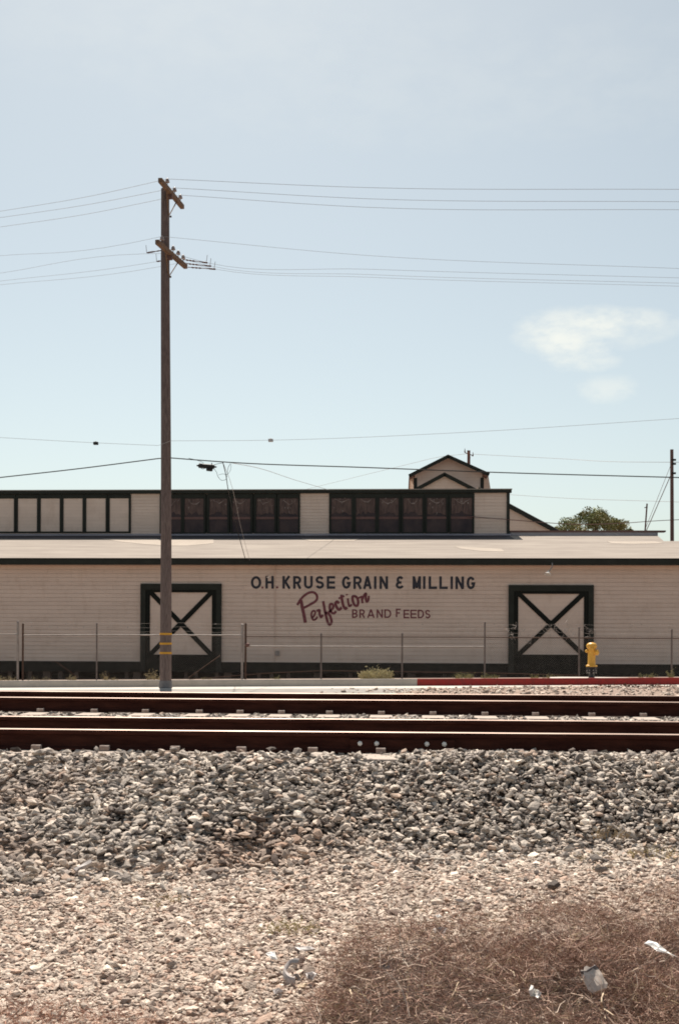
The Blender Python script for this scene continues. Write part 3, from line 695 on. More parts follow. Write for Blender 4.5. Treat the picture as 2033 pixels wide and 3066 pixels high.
def glyph(ch, x0, x1, yt, yb, t):
    """block capital as strokes; x0..x1, yt..yb is the outer box, t the brush width"""
    h = t / 2; l, r, T, B = x0 + h, x1 - h, yt + h, yb - h; m = (T + B) / 2; c = (l + r) / 2; S = []
    if ch == 'O': S = [('c', arc(c, m, (r - l) / 2, (B - T) / 2, 0, 342, 19))]
    elif ch == 'H': S = [[(l, yt), (l, yb)], [(r, yt), (r, yb)], [(l, m), (r, m)]]
    elif ch == 'K': S = [[(l, yt), (l, yb)], [(r, yt), (l + h * .5, m + 2)], [(l + (r - l) * .35, m - 1), (r + 1, yb)]]
    elif ch == 'R': S = [[(l, yt), (l, yb)], [(l, T), (c, T)] + arc(c, (T + m + 1) / 2, r - c, (m + 1 - T) / 2, 75, -90, 8) + [(l, m + 1)], [(c, m), (r + 1, yb)]]
    elif ch == 'B': S = [[(l, yt), (l, yb)], [(l, T), (c, T)] + arc(c, (T + m) / 2, r - c - .5, (m - T) / 2, 75, -90, 8) + [(l, m)], [(c, m)] + arc(c, (B + m) / 2, r - c, (B - m) / 2, 75, -90, 8) + [(l, B)]]
    elif ch == 'U': S = [[(l, yt)] + arc(c, B - (r - l) / 2, (r - l) / 2, (r - l) / 2, 180, 360, 10) + [(r, yt)]]
    elif ch == 'S':
        ry = (B - T) / 4; rx = (r - l) / 2
        S = [arc(c, T + ry, rx, ry, 20, 270, 10) + arc(c, B - ry, rx, ry, 80, -160, 10)]
    elif ch == 'E': S = [[(l, yt), (l, yb)], [(l, T), (x1, T)], [(l, m), (x1 - 1, m)], [(l, B), (x1, B)]]
    elif ch == 'F': S = [[(l, yt), (l, yb)], [(l, T), (x1, T)], [(l, m), (x1 - 2, m)]]
    elif ch == 'G': S = [arc(c, m, (r - l) / 2, (B - T) / 2, 35, 325, 14) + [(r, m + 2), (c + 1, m + 2)]]
    elif ch == 'A': S = [[(l - h * .3, yb), (c, yt)], [(c, yt), (r + h * .3, yb)], [(l + (c - l) * .4, B - (B - T) * .25), (r - (r - c) * .4, B - (B - T) * .25)]]
    elif ch == 'I': S = [[(c, yt), (c, yb)]]
    elif ch == 'N': S = [[(l, yt), (l, yb)], [(l, yt + 1), (r, yb - 1)], [(r, yt), (r, yb)]]
    elif ch == 'M': S = [[(l, yt), (l, yb)], [(l, yt + 1), (c, yb - 3)], [(c, yb - 3), (r, yt + 1)], [(r, yt), (r, yb)]]
    elif ch == 'L': S = [[(l, yt), (l, yb)], [(l, B), (x1, B)]]
    elif ch == 'D': S = [[(l, yt), (l, yb)], [(l, T), (c - 1, T)] + arc(c - 1, m, r - c + 1, (B - T) / 2, 75, -90, 10) + [(l, B)]]
    elif ch == '&':
        ry = (B - T) / 4; rx = (r - l) / 2
        S = [arc(c + 1, T + ry, rx - 1.5, ry, 25, 265, 10), arc(c, B - ry, rx, ry, 95, 345, 10), [(c, m), (c + 5, m)]]
    elif ch == '.': S = [[(c, yb - t * .85), (c, yb)]]
    return S
def write(mb, items, yt, yb, t):
    for ch, x0, x1, dy in items:
        for s in glyph(ch, x0, x1, yt + dy, yb + dy, t):
            if isinstance(s, tuple): stroke(mb, s[1], t, True)
            else: stroke(mb, s, t)
for word, items in (('O.H.', [('O', 751.5, 782.5, .5), ('H', 795, 820, 0)]), ('KRUSE', [('K', 846, 870, .3), ('R', 878, 902, .3), ('U', 910.5, 936.5, .3), ('S', 945, 970, .3), ('E', 978.5, 1003.5, .5)]),
           ('GRAIN', [('G', 1024, 1050, .5), ('R', 1058, 1083, 1), ('A', 1088, 1112, 1), ('I', 1119, 1127.5, 1), ('N', 1136, 1161.5, 1)]), ('&', [('&', 1184.5, 1209, .5)]),
           ('MILLING', [('M', 1235, 1260, 1), ('I', 1265.5, 1274, 1), ('L', 1283, 1308, 1.2), ('L', 1315, 1340, 1.2), ('I', 1348, 1356, 1.5), ('N', 1363, 1388.5, 1.6), ('G', 1396.5, 1422, 1.8)])):
    nm = MB(); write(nm, items, 1724.5, 1762.5, 7.2)
    o = nm.build('lettering', M_navy, wall); o['label'] = 'navy block capitals reading ' + word if len(word) > 1 else 'navy ampersand of the painted sign'
dots = MB(); stroke(dots, [(786, 1756.5), (786, 1762)], 5.5); stroke(dots, [(830, 1756), (830, 1761.5)], 6.5)
dots.build('lettering_dot', M_maroon, wall)
for word, items in (('BRAND', [('B', 1054, 1070.5, 0), ('R', 1076, 1092, 0), ('A', 1100, 1121, 0), ('N', 1127.5, 1146, 0), ('D', 1150.5, 1171, 0)]),
           ('FEEDS', [('F', 1185, 1199, -2), ('E', 1208, 1225, 1), ('E', 1228.5, 1247, 1), ('D', 1250.5, 1269, 1), ('S', 1272.5, 1288, 1.5)])):
    sm = MB(); write(sm, items, 1824.5, 1850, 4.0)
    o = sm.build('lettering', M_maroon, wall); o['label'] = 'small maroon capitals reading ' + word
sp = MB()
def c2(pts): return smooth([(870 + x / 6.272, 1760 + y / 6.272) for x, y in pts])
for pts, t in [([(128, 325), (185, 225), (260, 145), (350, 90), (430, 85), (485, 125), (500, 190), (470, 250), (390, 300), (310, 345), (240, 380)], 7.0),
               ([(195, 235), (225, 380), (255, 520), (278, 655)], 9.5),
               ([(410, 560), (445, 520), (465, 455), (430, 430), (395, 470), (395, 540), (425, 600), (470, 590), (505, 540)], 5.5),
               ([(490, 435), (540, 420), (545, 490), (570, 550), (610, 510)], 7.0),
               ([(612, 250), (630, 350), (650, 460), (680, 580), (705, 660), (740, 690), (770, 640), (755, 560), (725, 500), (690, 470), (650, 480)], 7.5),
               ([(690, 480), (740, 440), (800, 370), (790, 310), (745, 310), (735, 380), (760, 450), (810, 480), (855, 440)], 7.0),
               ([(915, 290), (870, 260), (845, 300), (870, 370), (910, 410), (960, 370)], 8.0),
               ([(955, 130), (965, 220), (990, 330), (1025, 390), (1065, 370)], 8.0), ([(900, 200), (960, 175), (1010, 150)], 5.5),
               ([(1075, 200), (1085, 280), (1105, 345), (1150, 310)], 6.0), ([(1052, 118), (1060, 138)], 6.0),
               ([(1220, 160), (1165, 165), (1170, 250), (1200, 320), (1250, 335), (1270, 270), (1250, 190), (1215, 160)], 7.5),
               ([(1265, 200), (1320, 170), (1345, 180)], 5.0), ([(1325, 150), (1340, 210), (1350, 290)], 6.5),
               ([(1350, 210), (1385, 130), (1415, 110), (1410, 190), (1425, 260), (1455, 240), (1468, 150)], 6.5)]:
    stroke(sp, c2(pts), t)
o = sp.build('lettering', M_maroon, wall); o['label'] = 'slanting maroon brush script reading Perfection'

# ------------------------------------------------------------ tower and rear gable
def gable(name_root, TY, depth, peak, le, re, ww, ybot, label, trim, over=0.25):
    wl, wr = ww
    t = thing(name_root, (P(peak[0], HY, TY).x, TY, 0), label, 'building')
    pk, l, r = P(*peak, TY), P(*le, TY), P(*re, TY)
    zb = zof(ybot, TY) - 4
    xl, xr = PX(wl, TY), PX(wr, TY)
    zl = l.z + (pk.z - l.z) * (xl - l.x) / (pk.x - l.x); zr = r.z + (pk.z - r.z) * (r.x - xr) / (r.x - pk.x)
    MB().prism([(xl, TY, zb), (xr, TY, zb), (xr, TY, zr), (pk.x, TY, pk.z), (xl, TY, zl)], (0, depth, 0)).build('wall', M_cream, t)
    for a in (l, r):
        th = Vector((0, 0, 0.07)); q = [Vector((a.x, TY - over, a.z + 0.02)), Vector((pk.x, TY - over, pk.z + 0.02)), Vector((pk.x, TY + depth + over, pk.z + 0.02)), Vector((a.x, TY + depth + over, a.z + 0.02))]
        MB().prism(q, th).build('roof', M_bar, t)
        mb = MB(); mb.bar((a.x, TY - over - 0.03, a.z - trim / 2 + .08), (pk.x + (0.02 if a is l else -0.02), TY - over - 0.03, pk.z - trim / 2 + .08), 0.05, trim, (0, 0, 1)); mb.build('barge_board', M_green, t)
    return t, xl, xr, zb
tw, xl, xr, zb = gable('head_house', 68.0, 7.0, (1340, 1369), (1224, 1428), (1462, 1424), (1241, 1441), 1467, 'small cream gabled tower rising behind the clerestory roof', 0.2, over=0.5)
for x in (xl, xr): MB().box((x - 0.1, 67.95, zb), (x + 0.1, 67.999, zof(1432, 68))).build('corner_board', M_green, tw)
# side lean-to wall seen past the right corner
MB().prism([P(1446, 1424, 69.5), P(1462, 1426, 69.5), P(1469, 1470, 69.5), P(1446, 1480, 69.5)], (0, 5, 0)).build('side_panel', M_cream, tw)
MB().prism([P(1224, 1430, 69.5), P(1240, 1422, 69.5), P(1240, 1456, 69.5)], (0, 4, 0)).build('eave_bracket', M_cream, tw)
gb, _, _, _ = gable('gabled_shed', 64.0, 3.5, (1330, 1420), (1232, 1473), (1432, 1473), (1236, 1428), 1480, 'low cream gable with dark edge standing in front of the small tower', 0.2, over=0.15)
# rear shed: sloping right-hand end of a larger gable
RY = 62.0
rs = thing('rear_shed', (PX(1560, RY), RY, 0), 'tan clapboard shed with a long sloping roof edge behind the right end of the clerestory', 'building')
q = [P(1400, 1600, RY), P(1672, 1600, RY), P(1668, 1594, RY), P(1520, 1514, RY), P(1400, 1452 + 25, RY)]
sh = MB(); sh.prism([(p.x, p.y, p.z) for p in q], (0, 8, 0)); sh.build('wall', M_cream, rs)
mb = MB(); a, b = P(1430, 1465, RY - 0.2), P(1676, 1597, RY - 0.2); mb.bar(a, b, 0.06, 0.22); mb.build('barge_board', M_green, rs)
MB().prism([(a.x, a.y, a.z + .1), (b.x, b.y, b.z + .1), (b.x, b.y + 8.4, b.z + .1), (a.x, a.y + 8.4, a.z + .1)], (0, 0, 0.06)).build('roof', M_roof, rs)
MB().box((q[0].x, RY + 0.3, -1), (q[1].x, RY + 7.5, q[0].z + 0.1)).build('lower_wall', M_cream, rs)

# ------------------------------------------------------------ utility pole in front of the kerb
PY = 32.2
pb = P(496.5, 2067, PY)
pole = thing('utility_pole', (pb.x, PY, pb.z), 'tall weathered timber utility pole with two crossarms and yellow bands, standing at the kerb', 'utility pole')
ptop = P(497, 566, PY)
xs_l = []
mb = MB(); pts = []; rs_ = []
for i in range(15):
    u = i / 14; pts.append((pb.x + (ptop.x - pb.x) * u + 0.015 * math.sin(u * 5), PY, pb.z + 0.15 + (ptop.z - pb.z - 0.15) * u)); rs_.append(0.168 - 0.05 * u)
shaft = mb.tube(pts, rs_, 20).build('shaft', M_pole, pole, True)
MB().lathe((pb.x, PY, pb.z - 0.3), [(0.20, 0), (0.195, 0.3), (0.178, 0.55), (0.174, 0.58)], 20).build('pole_base', M_collar, pole, True)
for yy in (1898, 1927, 1955):
    z = zof(yy, PY, 497); MB().lathe((pb.x, PY, z - 0.03), [(0.150, 0), (0.178, 0.002), (0.176, 0.058), (0.150, 0.06)], 20).build('reflective_band', M_yellow, pole, True)
def crossarm(pn, pf, ins_t):
    a, b = P(*pn, PY - 1.15), P(*pf, PY + 1.15)
    mb = MB(); mb.bar(a, b, 0.115, 0.125); arm = mb.build('crossarm', M_arm, pole, bevel=0.008)
    q = a.lerp(b, 0.72); mb = MB(); px_ = ptop.x + 0.10
    mb.bar((q.x, q.y, q.z - 0.06), (px_, PY + 0.03, q.z - 0.62), 0.035, 0.008); mb.build('arm_brace', M_arm, pole)
    q = a.lerp(b, 0.28); mb = MB(); mb.bar((q.x, q.y, q.z - 0.06), (px_, PY - 0.03, q.z - 0.62), 0.035, 0.008); mb.build('arm_brace', M_arm, pole)
    MB().lathe((px_ + 0.02, PY, q.z - 0.62), [(0.03, 0), (0.03, 0.05)], 8, (1, 0, 0)).build('brace_bolt', M_rust, pole)
    MB().bar((px_ - 0.05, PY - 0.12, a.lerp(b, .5).z - .1), (px_ + 0.12, PY - 0.12, a.lerp(b, .5).z - .1), 0.12, 0.16).build('gain_block', M_bar, pole)
    ip = []
    for t in ins_t:
        c = a.lerp(b, t) + Vector((0.02, 0, 0.0625))
        m_ = MB(); m_.lathe(c, [(0.012, 0), (0.012, 0.09)], 6); pin = m_.build('insulator_pin', M_rust, arm)
        MB().lathe(c + Vector((0, 0, 0.085)), [(0.03, 0), (0.065, 0.01), (0.065, 0.03), (0.035, 0.045), (0.055, 0.055), (0.055, 0.075), (0.025, 0.09), (0.035, 0.11), (0.02, 0.125)], 12).build('insulator', M_insul, pin, True)
        ip.append(c + Vector((0, 0, 0.19)))
    return a, b, ip, arm
a1, b1, ip1, arm1 = crossarm((480, 539), (547, 620), (0.28, 0.60, 0.87))
a2, b2, ip2, arm2 = crossarm((471, 724), (557, 799), (0.14, 0.52, 0.70, 0.88))
M_ = MB(); M_.lathe(P(490, 717, PY - 0.1) , [(0.04, 0), (0.06, 0.02), (0.045, 0.06), (0.03, 0.09)], 10)

def polyline(pts3, k=10):
    """smooth curve through the points; tangents weighted by span length so short spans do not loop"""
    out = []; n = len(pts3); h = [max(1e-6, (pts3[i + 1] - pts3[i]).length) for i in range(n - 1)]
    sl = [(pts3[i + 1] - pts3[i]) / h[i] for i in range(n - 1)]
    m = [sl[0]] + [(sl[i - 1] * h[i] + sl[i] * h[i - 1]) / (h[i - 1] + h[i]) for i in range(1, n - 1)] + [sl[-1]]
    for i in range(n - 1):
        for j in range(k):
            t = j / k; a = 2 * t ** 3 - 3 * t * t + 1; b = t ** 3 - 2 * t * t + t; c = -2 * t ** 3 + 3 * t * t; d = t ** 3 - t * t
            out.append(pts3[i] * a + m[i] * (h[i] * b) + pts3[i + 1] * c + m[i + 1] * (h[i] * d))
    return out + [pts3[-1]]
def wire(name, pts3, r, m, label, cat, group=None, ext=(0, 0), k=8, brk=None):
    v = [Vector(q) for q in pts3]
    p = polyline(v, k) if brk is None else (polyline(v[:3], k) + polyline(v[3:], k) if brk == 3 else polyline(v[:brk + 1], k)[:-1] + polyline(v[brk:], k))
    if ext[0]: d = (p[0] - p[3]).normalized(); p = [p[0] + d * ext[0]] + p
    if ext[1]: d = (p[-1] - p[-4]).normalized(); p = p + [p[-1] + d * ext[1]]
    o = MB().tube(p, r, 5).build(name, m, None, True, org=tuple(p[len(p) // 2])); return tag(o, label, cat, group)
g1 = 'conductors on the upper crossarm'; g2 = 'conductors on the lower crossarm'
names = ('nearest', 'middle', 'farthest')
for i, (yl, yr, ym) in enumerate([(633, 567, 563), (652, 604, 598), (680, 628, 622)]):
    c = ip1[i]; Y = c.y
    wire('power_line', [P(0, yl, Y + 5), P(250, yl - (yl - 550 - i * 28) * 0.50, Y + 2.6), c, P(1100, (549 + i * 28) * .4 + yr * .6 + 2, Y), P(2033, yr, Y)], 0.0055, M_wire,
         ('highest power line, on the end of the upper crossarm by its dark face', 'second power line from the top, on the middle insulator of the upper crossarm', 'third power line from the top, on the low outer end of the upper crossarm')[i], 'power line', g1, (30, 30), brk=2)
low = [((0, 766), (380, 730), (1100, 765), (2033, 804), 'faint upper power line on the first pin of the lower crossarm'),
       ((0, 818), (430, 760), (1100, 806), (2033, 832), 'power line at the innermost insulator string of the lower crossarm'),
       ((0, 842), (460, 785), (1100, 822), (2033, 848), 'power line at the middle insulator string of the lower crossarm'),
       ((0, 853), (470, 800), (1100, 830), (2033, 857), 'lowest power line of the lower crossarm, at the outer insulator string')]
strain_end = [None, (622, 787), (633, 797), (646, 806)]; strain_start = [None, (548, 777), (556, 789), (563, 800)]
strain_l = [None, ((440, 757), (483, 750)), ((470, 783), (490, 780)), None]
for i, (l0, l1, r1, r2, lab) in enumerate(low):
    c = ip2[i]; Y = c.y
    if i == 0: mid = [P(*l1, Y), c]
    else: mid = [P(*l1, Y), c + Vector((0, 0, -0.2)), P(*strain_end[i], Y)]
    wire('power_line', [P(*l0, Y + 3)] + mid + [P(*r1, Y), P(*r2, Y)], 0.0042, M_wire, lab, 'power line', g2, (30, 30), brk=2)
    if i:
        a_, e_ = P(*strain_start[i], Y), P(*strain_end[i], Y); d = (e_ - a_); prof = []
        for j in range(17):
            h = d.length * j / 16; prof.append((0.028 if (j % 2 and 1 < j < 9) else 0.012 if j < 11 else (0.024 if j > 12 else 0.014), h))
        st = MB().lathe(a_, prof, 8, d).build('strain_insulator', M_insbrown, pole, True)
        MB().tube([e_ - d * 0.05, e_ - d * 0.05 + Vector((0.03, 0, 0.22))], 0.008, 5).build('arcing_horn', M_wire, st)
    if strain_l[i] if i else None:
        a_, e_ = P(*strain_l[i][1], Y), P(*strain_l[i][0], Y); d = (e_ - a_)
        st = MB().lathe(a_, [(0.012, 0), (0.02, d.length * .2), (0.012, d.length * .35), (0.024, d.length * .6), (0.022, d.length * .9), (0.01, d.length)], 8, d).build('strain_insulator', M_insbrown, pole, True)
        MB().tube([e_, e_ + Vector((-0.02, 0, 0.22))], 0.008, 5).build('arcing_horn', M_wire, st)

# thin span wire with two small boxes, thick telephone cable, drops
sy = PY - 0.18
span = [P(0, 1310, sy), P(290, 1326, sy), P(475, 1334, sy), P(512, 1320, sy), P(810, 1318, sy), P(1400, 1294, sy), P(2033, 1253, sy)]
wire('span_wire', span, 0.0048, M_wire, 'thin span wire halfway down the pole, carrying two small boxes', 'wire', None, (30, 30), brk=3)
for (px_, py_, ww, mm, lab) in ((288, 1327, 14, M_cable, 'small black box on the thin span wire left of the pole'), (811, 1318, 14, M_wire, 'small grey box on the thin span wire right of the pole')):
    c = P(px_, py_, sy); h = ww / F * sy / 2
    o = MB().box((c.x - h, c.y - 0.05, c.z - 0.045), (c.x + h, c.y + 0.05, c.z + 0.035)).add([(c.x - h * .5, c.y - .02, c.z + .035), (c.x + h * .5, c.y - .02, c.z + .035), (c.x + h * .5, c.y + .02, c.z + .035), (c.x - h * .5, c.y + .02, c.z + .035), (c.x - h * .2, c.y, c.z + .06), (c.x + h * .2, c.y, c.z + .06)], [(0, 1, 5, 4), (3, 4, 5, 2), (0, 4, 3), (1, 2, 5)]).build('junction_box', mm, None, bevel=0.008, org=tuple(c)); tag(o, lab, 'wire box')
cy = PY + 0.2
cab = [P(0, 1430, cy), P(240, 1403, cy), P(475, 1373, cy), P(510, 1371, cy), P(690, 1384.5, cy), P(1100, 1400, cy), P(1500, 1415, cy), P(2033, 1430, cy)]
wire('telephone_cable', cab, 0.016, M_cable, 'thick black telephone cable crossing the pole above the warehouse roofline', 'cable', None, (30, 30), brk=3)
c = P(619, 1396, cy)
sb = thing('splice_case', (c.x, c.y, c.z), 'black splice case hanging from the thick telephone cable right of the pole', 'splice case')
d = Vector((0.225, 0, -0.018))
MB().lathe(c - d, [(0.02, -0.06), (0.03, -0.01), (0.062, 0.0), (0.068, 0.03), (0.066, 0.42), (0.058, 0.45), (0.03, 0.455), (0.018, 0.52)], 14, d).build('case_body', M_cable, sb, True)
MB().lathe(c + Vector((0.0, -0.02, -0.085)), [(0.03, 0), (0.055, 0.01), (0.055, 0.16), (0.03, 0.18)], 12, (1, 0, -0.1)).build('lower_case', M_cable, sb, True)
for xo in (-0.19, 0.15): MB().tube([c + Vector((xo, 0, 0.04)), c + Vector((xo, 0, 0.10))], 0.012, 5).build('hanger', M_cable, sb)
def pp(lst): return [P(x, y, cy) for x, y in lst]
wire('loop_wire', pp([(565, 1372), (590, 1378), (610, 1388), (600, 1397), (606, 1404), (620, 1400)]), 0.006, M_cable, 'thin slack wire looping into the left side of the splice case', 'wire')
wire('loop_wire', pp([(640, 1402), (648, 1412), (654, 1428), (664, 1438), (676, 1436), (681, 1420), (684, 1400), (690, 1388)]), 0.006, M_cable, 'low hanging loop of thin wire right of the splice case', 'wire')
wire('loop_wire', pp([(642, 1392), (656, 1388), (668, 1386)]), 0.007, M_cable, 'short wire from the right end of the splice case up to the cable', 'wire')
wire('loop_wire', pp([(655, 1422), (668, 1419), (678, 1421), (686, 1416), (692, 1402), (692, 1388)]), 0.005, M_cable, 'thin wire loop crossing the service drop under the cable', 'wire')
c0 = P(668, 1384.5, cy)
wire('service_drop', [c0, P(676, 1418, 34.0), P(683, 1462, 36.8), P(712, 1590, 42.5), P(736, 1678, BY - 0.52)], 0.013, M_cable, 'dark service drop falling from the cable past the clerestory to the eave', 'wire')
wire('service_drop', [c0, P(690, 1440, 35.5), P(727, 1600, 42.5), P(748, 1678, BY - 0.52)], 0.006, M_wire, 'fainter service drop just right of the dark one over the roof', 'wire')
wire('service_drop', [P(690, 1385, cy), P(780, 1403, 38.5), P(880, 1436, 46), P(985, 1467, CYY - 0.18)], 0.010, M_wire, 'grey drop slanting from the cable to the clerestory roof edge', 'wire')

# ------------------------------------------------------------ poles, wires and tree behind the warehouse
Y2 = 62.0
pr = thing('utility_pole', (PX(2010, Y2), Y2, 0), 'plain dark pole behind the right end of the warehouse roof', 'utility pole')
t_, b_ = P(2010, 1346, Y2), P(2011, 1640, Y2)
MB().tube([(b_.x, Y2, -0.8), (b_.x, Y2, b_.z), (t_.x, Y2, t_.z)], [0.12, 0.105, 0.09], 12).build('shaft', M_bar, pr, True)
for yy in (1378, 1390, 1418):
    z = zof(yy, Y2, 2010); MB().box((t_.x - 0.02, Y2 - 0.16, z - 0.05), (t_.x + 0.19, Y2 - 0.09, z + 0.05)).build('bracket', M_cable, pr)
for q, rr, lab in (([P(2006, 1395, Y2), P(1925, 1598, Y2 - 3)], 0.012, 'thin guy wire slanting down left from the plain dark pole'), ([P(2008, 1420, Y2), P(1930, 1598, Y2 - 2)], 0.022, 'thicker guy wire slanting down left from the plain dark pole')):
    wire('guy_wire', [q[0], q[0].lerp(q[1], .5), q[1], q[1] + (q[1] - q[0]) * 1.5], rr, M_bar, lab, 'guy wire', None, (0, 0), 2)
Y3 = 59.0
sp_ = thing('vent_pipe', (PX(1933, Y3), Y3, 0), 'thin slightly leaning pipe mast rising above the ridge left of the plain dark pole', 'mast')
MB().tube([P(1928, 1640, Y3), P(1930, 1592, Y3), P(1936, 1508, Y3)], 0.04, 8).build('mast', M_bar, sp_, True)
q = P(1934, 1520, Y3); MB().tube([q + Vector((-0.1, 0, 0)), q + Vector((0.06, 0, 0.03))], 0.025, 6).build('cross_pin', M_bar, sp_)
MB().tube([P(1928, 1640, Y3), (P(1928, 1640, Y3).x, Y3, -0.6)], 0.04, 8).build('mast_foot', M_bar, sp_)
Y4 = 80.0
p4 = thing('utility_pole', (PX(1403, Y4), Y4, 0), 'distant pole with a small crossarm peeking over the tower roof', 'utility pole')
t_ = P(1403, 1349, Y4); MB().tube([(t_.x, Y4, -0.6), (t_.x, Y4, 10), t_], [0.16, 0.13, 0.105], 12).build('shaft', M_bar, p4, True)
a_ = P(1403, 1361, Y4); mb = MB(); mb.bar((a_.x - 0.12, Y4 - 1.1, a_.z + 0.05), (a_.x + 0.12, Y4 + 1.1, a_.z - 0.05), 0.12, 0.14); mb.build('crossarm', M_bar, p4)
for s_ in (-1, 1):
    MB().tube([(a_.x, Y4, a_.z), (a_.x + s_ * 0.17, Y4 - 0.1, a_.z + 0.06 * -s_ + .02), (a_.x + s_ * 0.28, Y4 - 0.1, a_.z + (0.12 if s_ < 0 else -0.14))], 0.03, 6).build('bracket', M_bar, p4, True)
    MB().lathe((a_.x + s_ * 0.28, Y4 - 0.1, a_.z + (0.12 if s_ < 0 else -0.14)), [(0.03, 0), (0.05, .05), (0.03, .16), (0.012, 0.3)], 8).build('insulator', M_insbrown, p4, True)
wire('power_line', [P(1418, 1360, Y4), P(1650, 1372, Y4 - 5), P(2010, 1384, Y2 + .1), P(2033, 1384, Y2)], 0.012, M_wire, 'faint line running from the distant pole above the tower to the plain dark pole', 'power line', None, (0, 20))
wire('power_line', [P(1230, 1388, Y4 + 4), P(1330, 1366, Y4 + 1), P(1395, 1359, Y4)], 0.012, M_wire, 'short faint line left of the distant pole above the tower', 'power line', None, (40, 0))
wire('power_line', [P(1430, 1474, Y4), P(1700, 1492, Y4 - 8), P(2033, 1503, Y2 + 3)], 0.011, M_wire, 'faint line between the tower and the right edge, above the tree', 'power line', None, (0, 20))
wire('service_cable', [P(1398, 1546, CYY - 0.09), P(1522, 1556, CYY - 0.2), P(1700, 1569, 55.5), P(1850, 1567, 58.5), P(2010, 1557, Y2 - .12), P(2033, 1556, Y2 - .1)], 0.018, M_bar, 'sagging dark cable from the clerestory window over the tree to the plain dark pole', 'cable', None, (0, 20))

# tree: trunk, limbs, crown of leaf-sized faces in clumps
TY = 84.0
tc_ = P(1768, 1585, TY)
tree = thing('broadleaf_tree', (tc_.x, TY, -0.6), 'round olive green tree showing above the ridge behind the warehouse', 'tree')
tb = MB(); tb.tube([(tc_.x, TY, -0.6), (tc_.x + .1, TY, 2), (tc_.x, TY, 5.2)], [0.34, 0.26, 0.2], 10)
clumps = []
r_ = random.Random(5)
for i in range(46):
    a = r_.uniform(0, 6.283); u = r_.uniform(-0.55, 1); rr = math.sqrt(max(0, 1 - u * u)) * r_.uniform(0.55, 1.0)
    c = Vector((tc_.x + math.cos(a) * rr * 2.75, TY + math.sin(a) * rr * 2.4, tc_.z - 0.35 + u * (1.55 if r_.random() < .7 else 1.2)))
    clumps.append((c, r_.uniform(0.38, 0.75)))
for px_, py_, s_ in ((1690, 1552, .5), (1735, 1540, .5), (1762, 1536, .45), (1805, 1541, .45), (1850, 1560, .5), (1868, 1580, .5), (1675, 1575, .5), (1838, 1553, .3), (1656, 1580, .3), (1886, 1586, .25), (1782, 1533, .22), (1742, 1534, .25)):
    clumps.append((P(px_, py_, TY - 1 + 2 * r_.random()) - Vector((0, 0, s_ * .6)), s_))
for c, s_ in clumps[:26]:
    st = Vector((tc_.x, TY, 4.6 + r_.random() * .8)); m_ = st.lerp(c, .55) + Vector((0, 0, .25)); tb.tube([st, m_, c], [0.09, 0.05, 0.015], 5)
tb.build('trunk', M_bark, tree, True)
nl = 260; V = []; T = []
for c, s_ in clumps:
    p = rng.normal(size=(nl, 3)); p /= np.linalg.norm(p, axis=1)[:, None]; p *= (rng.random((nl, 1)) ** 0.45) * s_ * np.array([1, 1, 0.8])
    p += np.array(c); a = rng.normal(size=(nl, 3)); a /= np.linalg.norm(a, axis=1)[:, None]; b = np.cross(a, rng.normal(size=(nl, 3))); b /= np.linalg.norm(b, axis=1)[:, None]
    l = rng.uniform(0.05, 0.11, (nl, 1)); V.append(np.stack([p - a * l, p + b * l * .45, p + a * l, p - b * l * .45], 1))
    base = np.array([0.27, 0.27, 0.11]) * r_.uniform(0.6, 1.25) * np.array([r_.uniform(.85, 1.15), 1, 1]); T.append(np.repeat(base[None] * rng.uniform(0.75, 1.25, (nl, 1)), 4, 0))
V = np.concatenate(V).reshape(-1, 3); T = np.concatenate(T)
crown = quick_mesh('crown', V - np.array(tree.location), np.arange(len(V)).reshape(-1, 4), M_leaf, T, parent=tree)

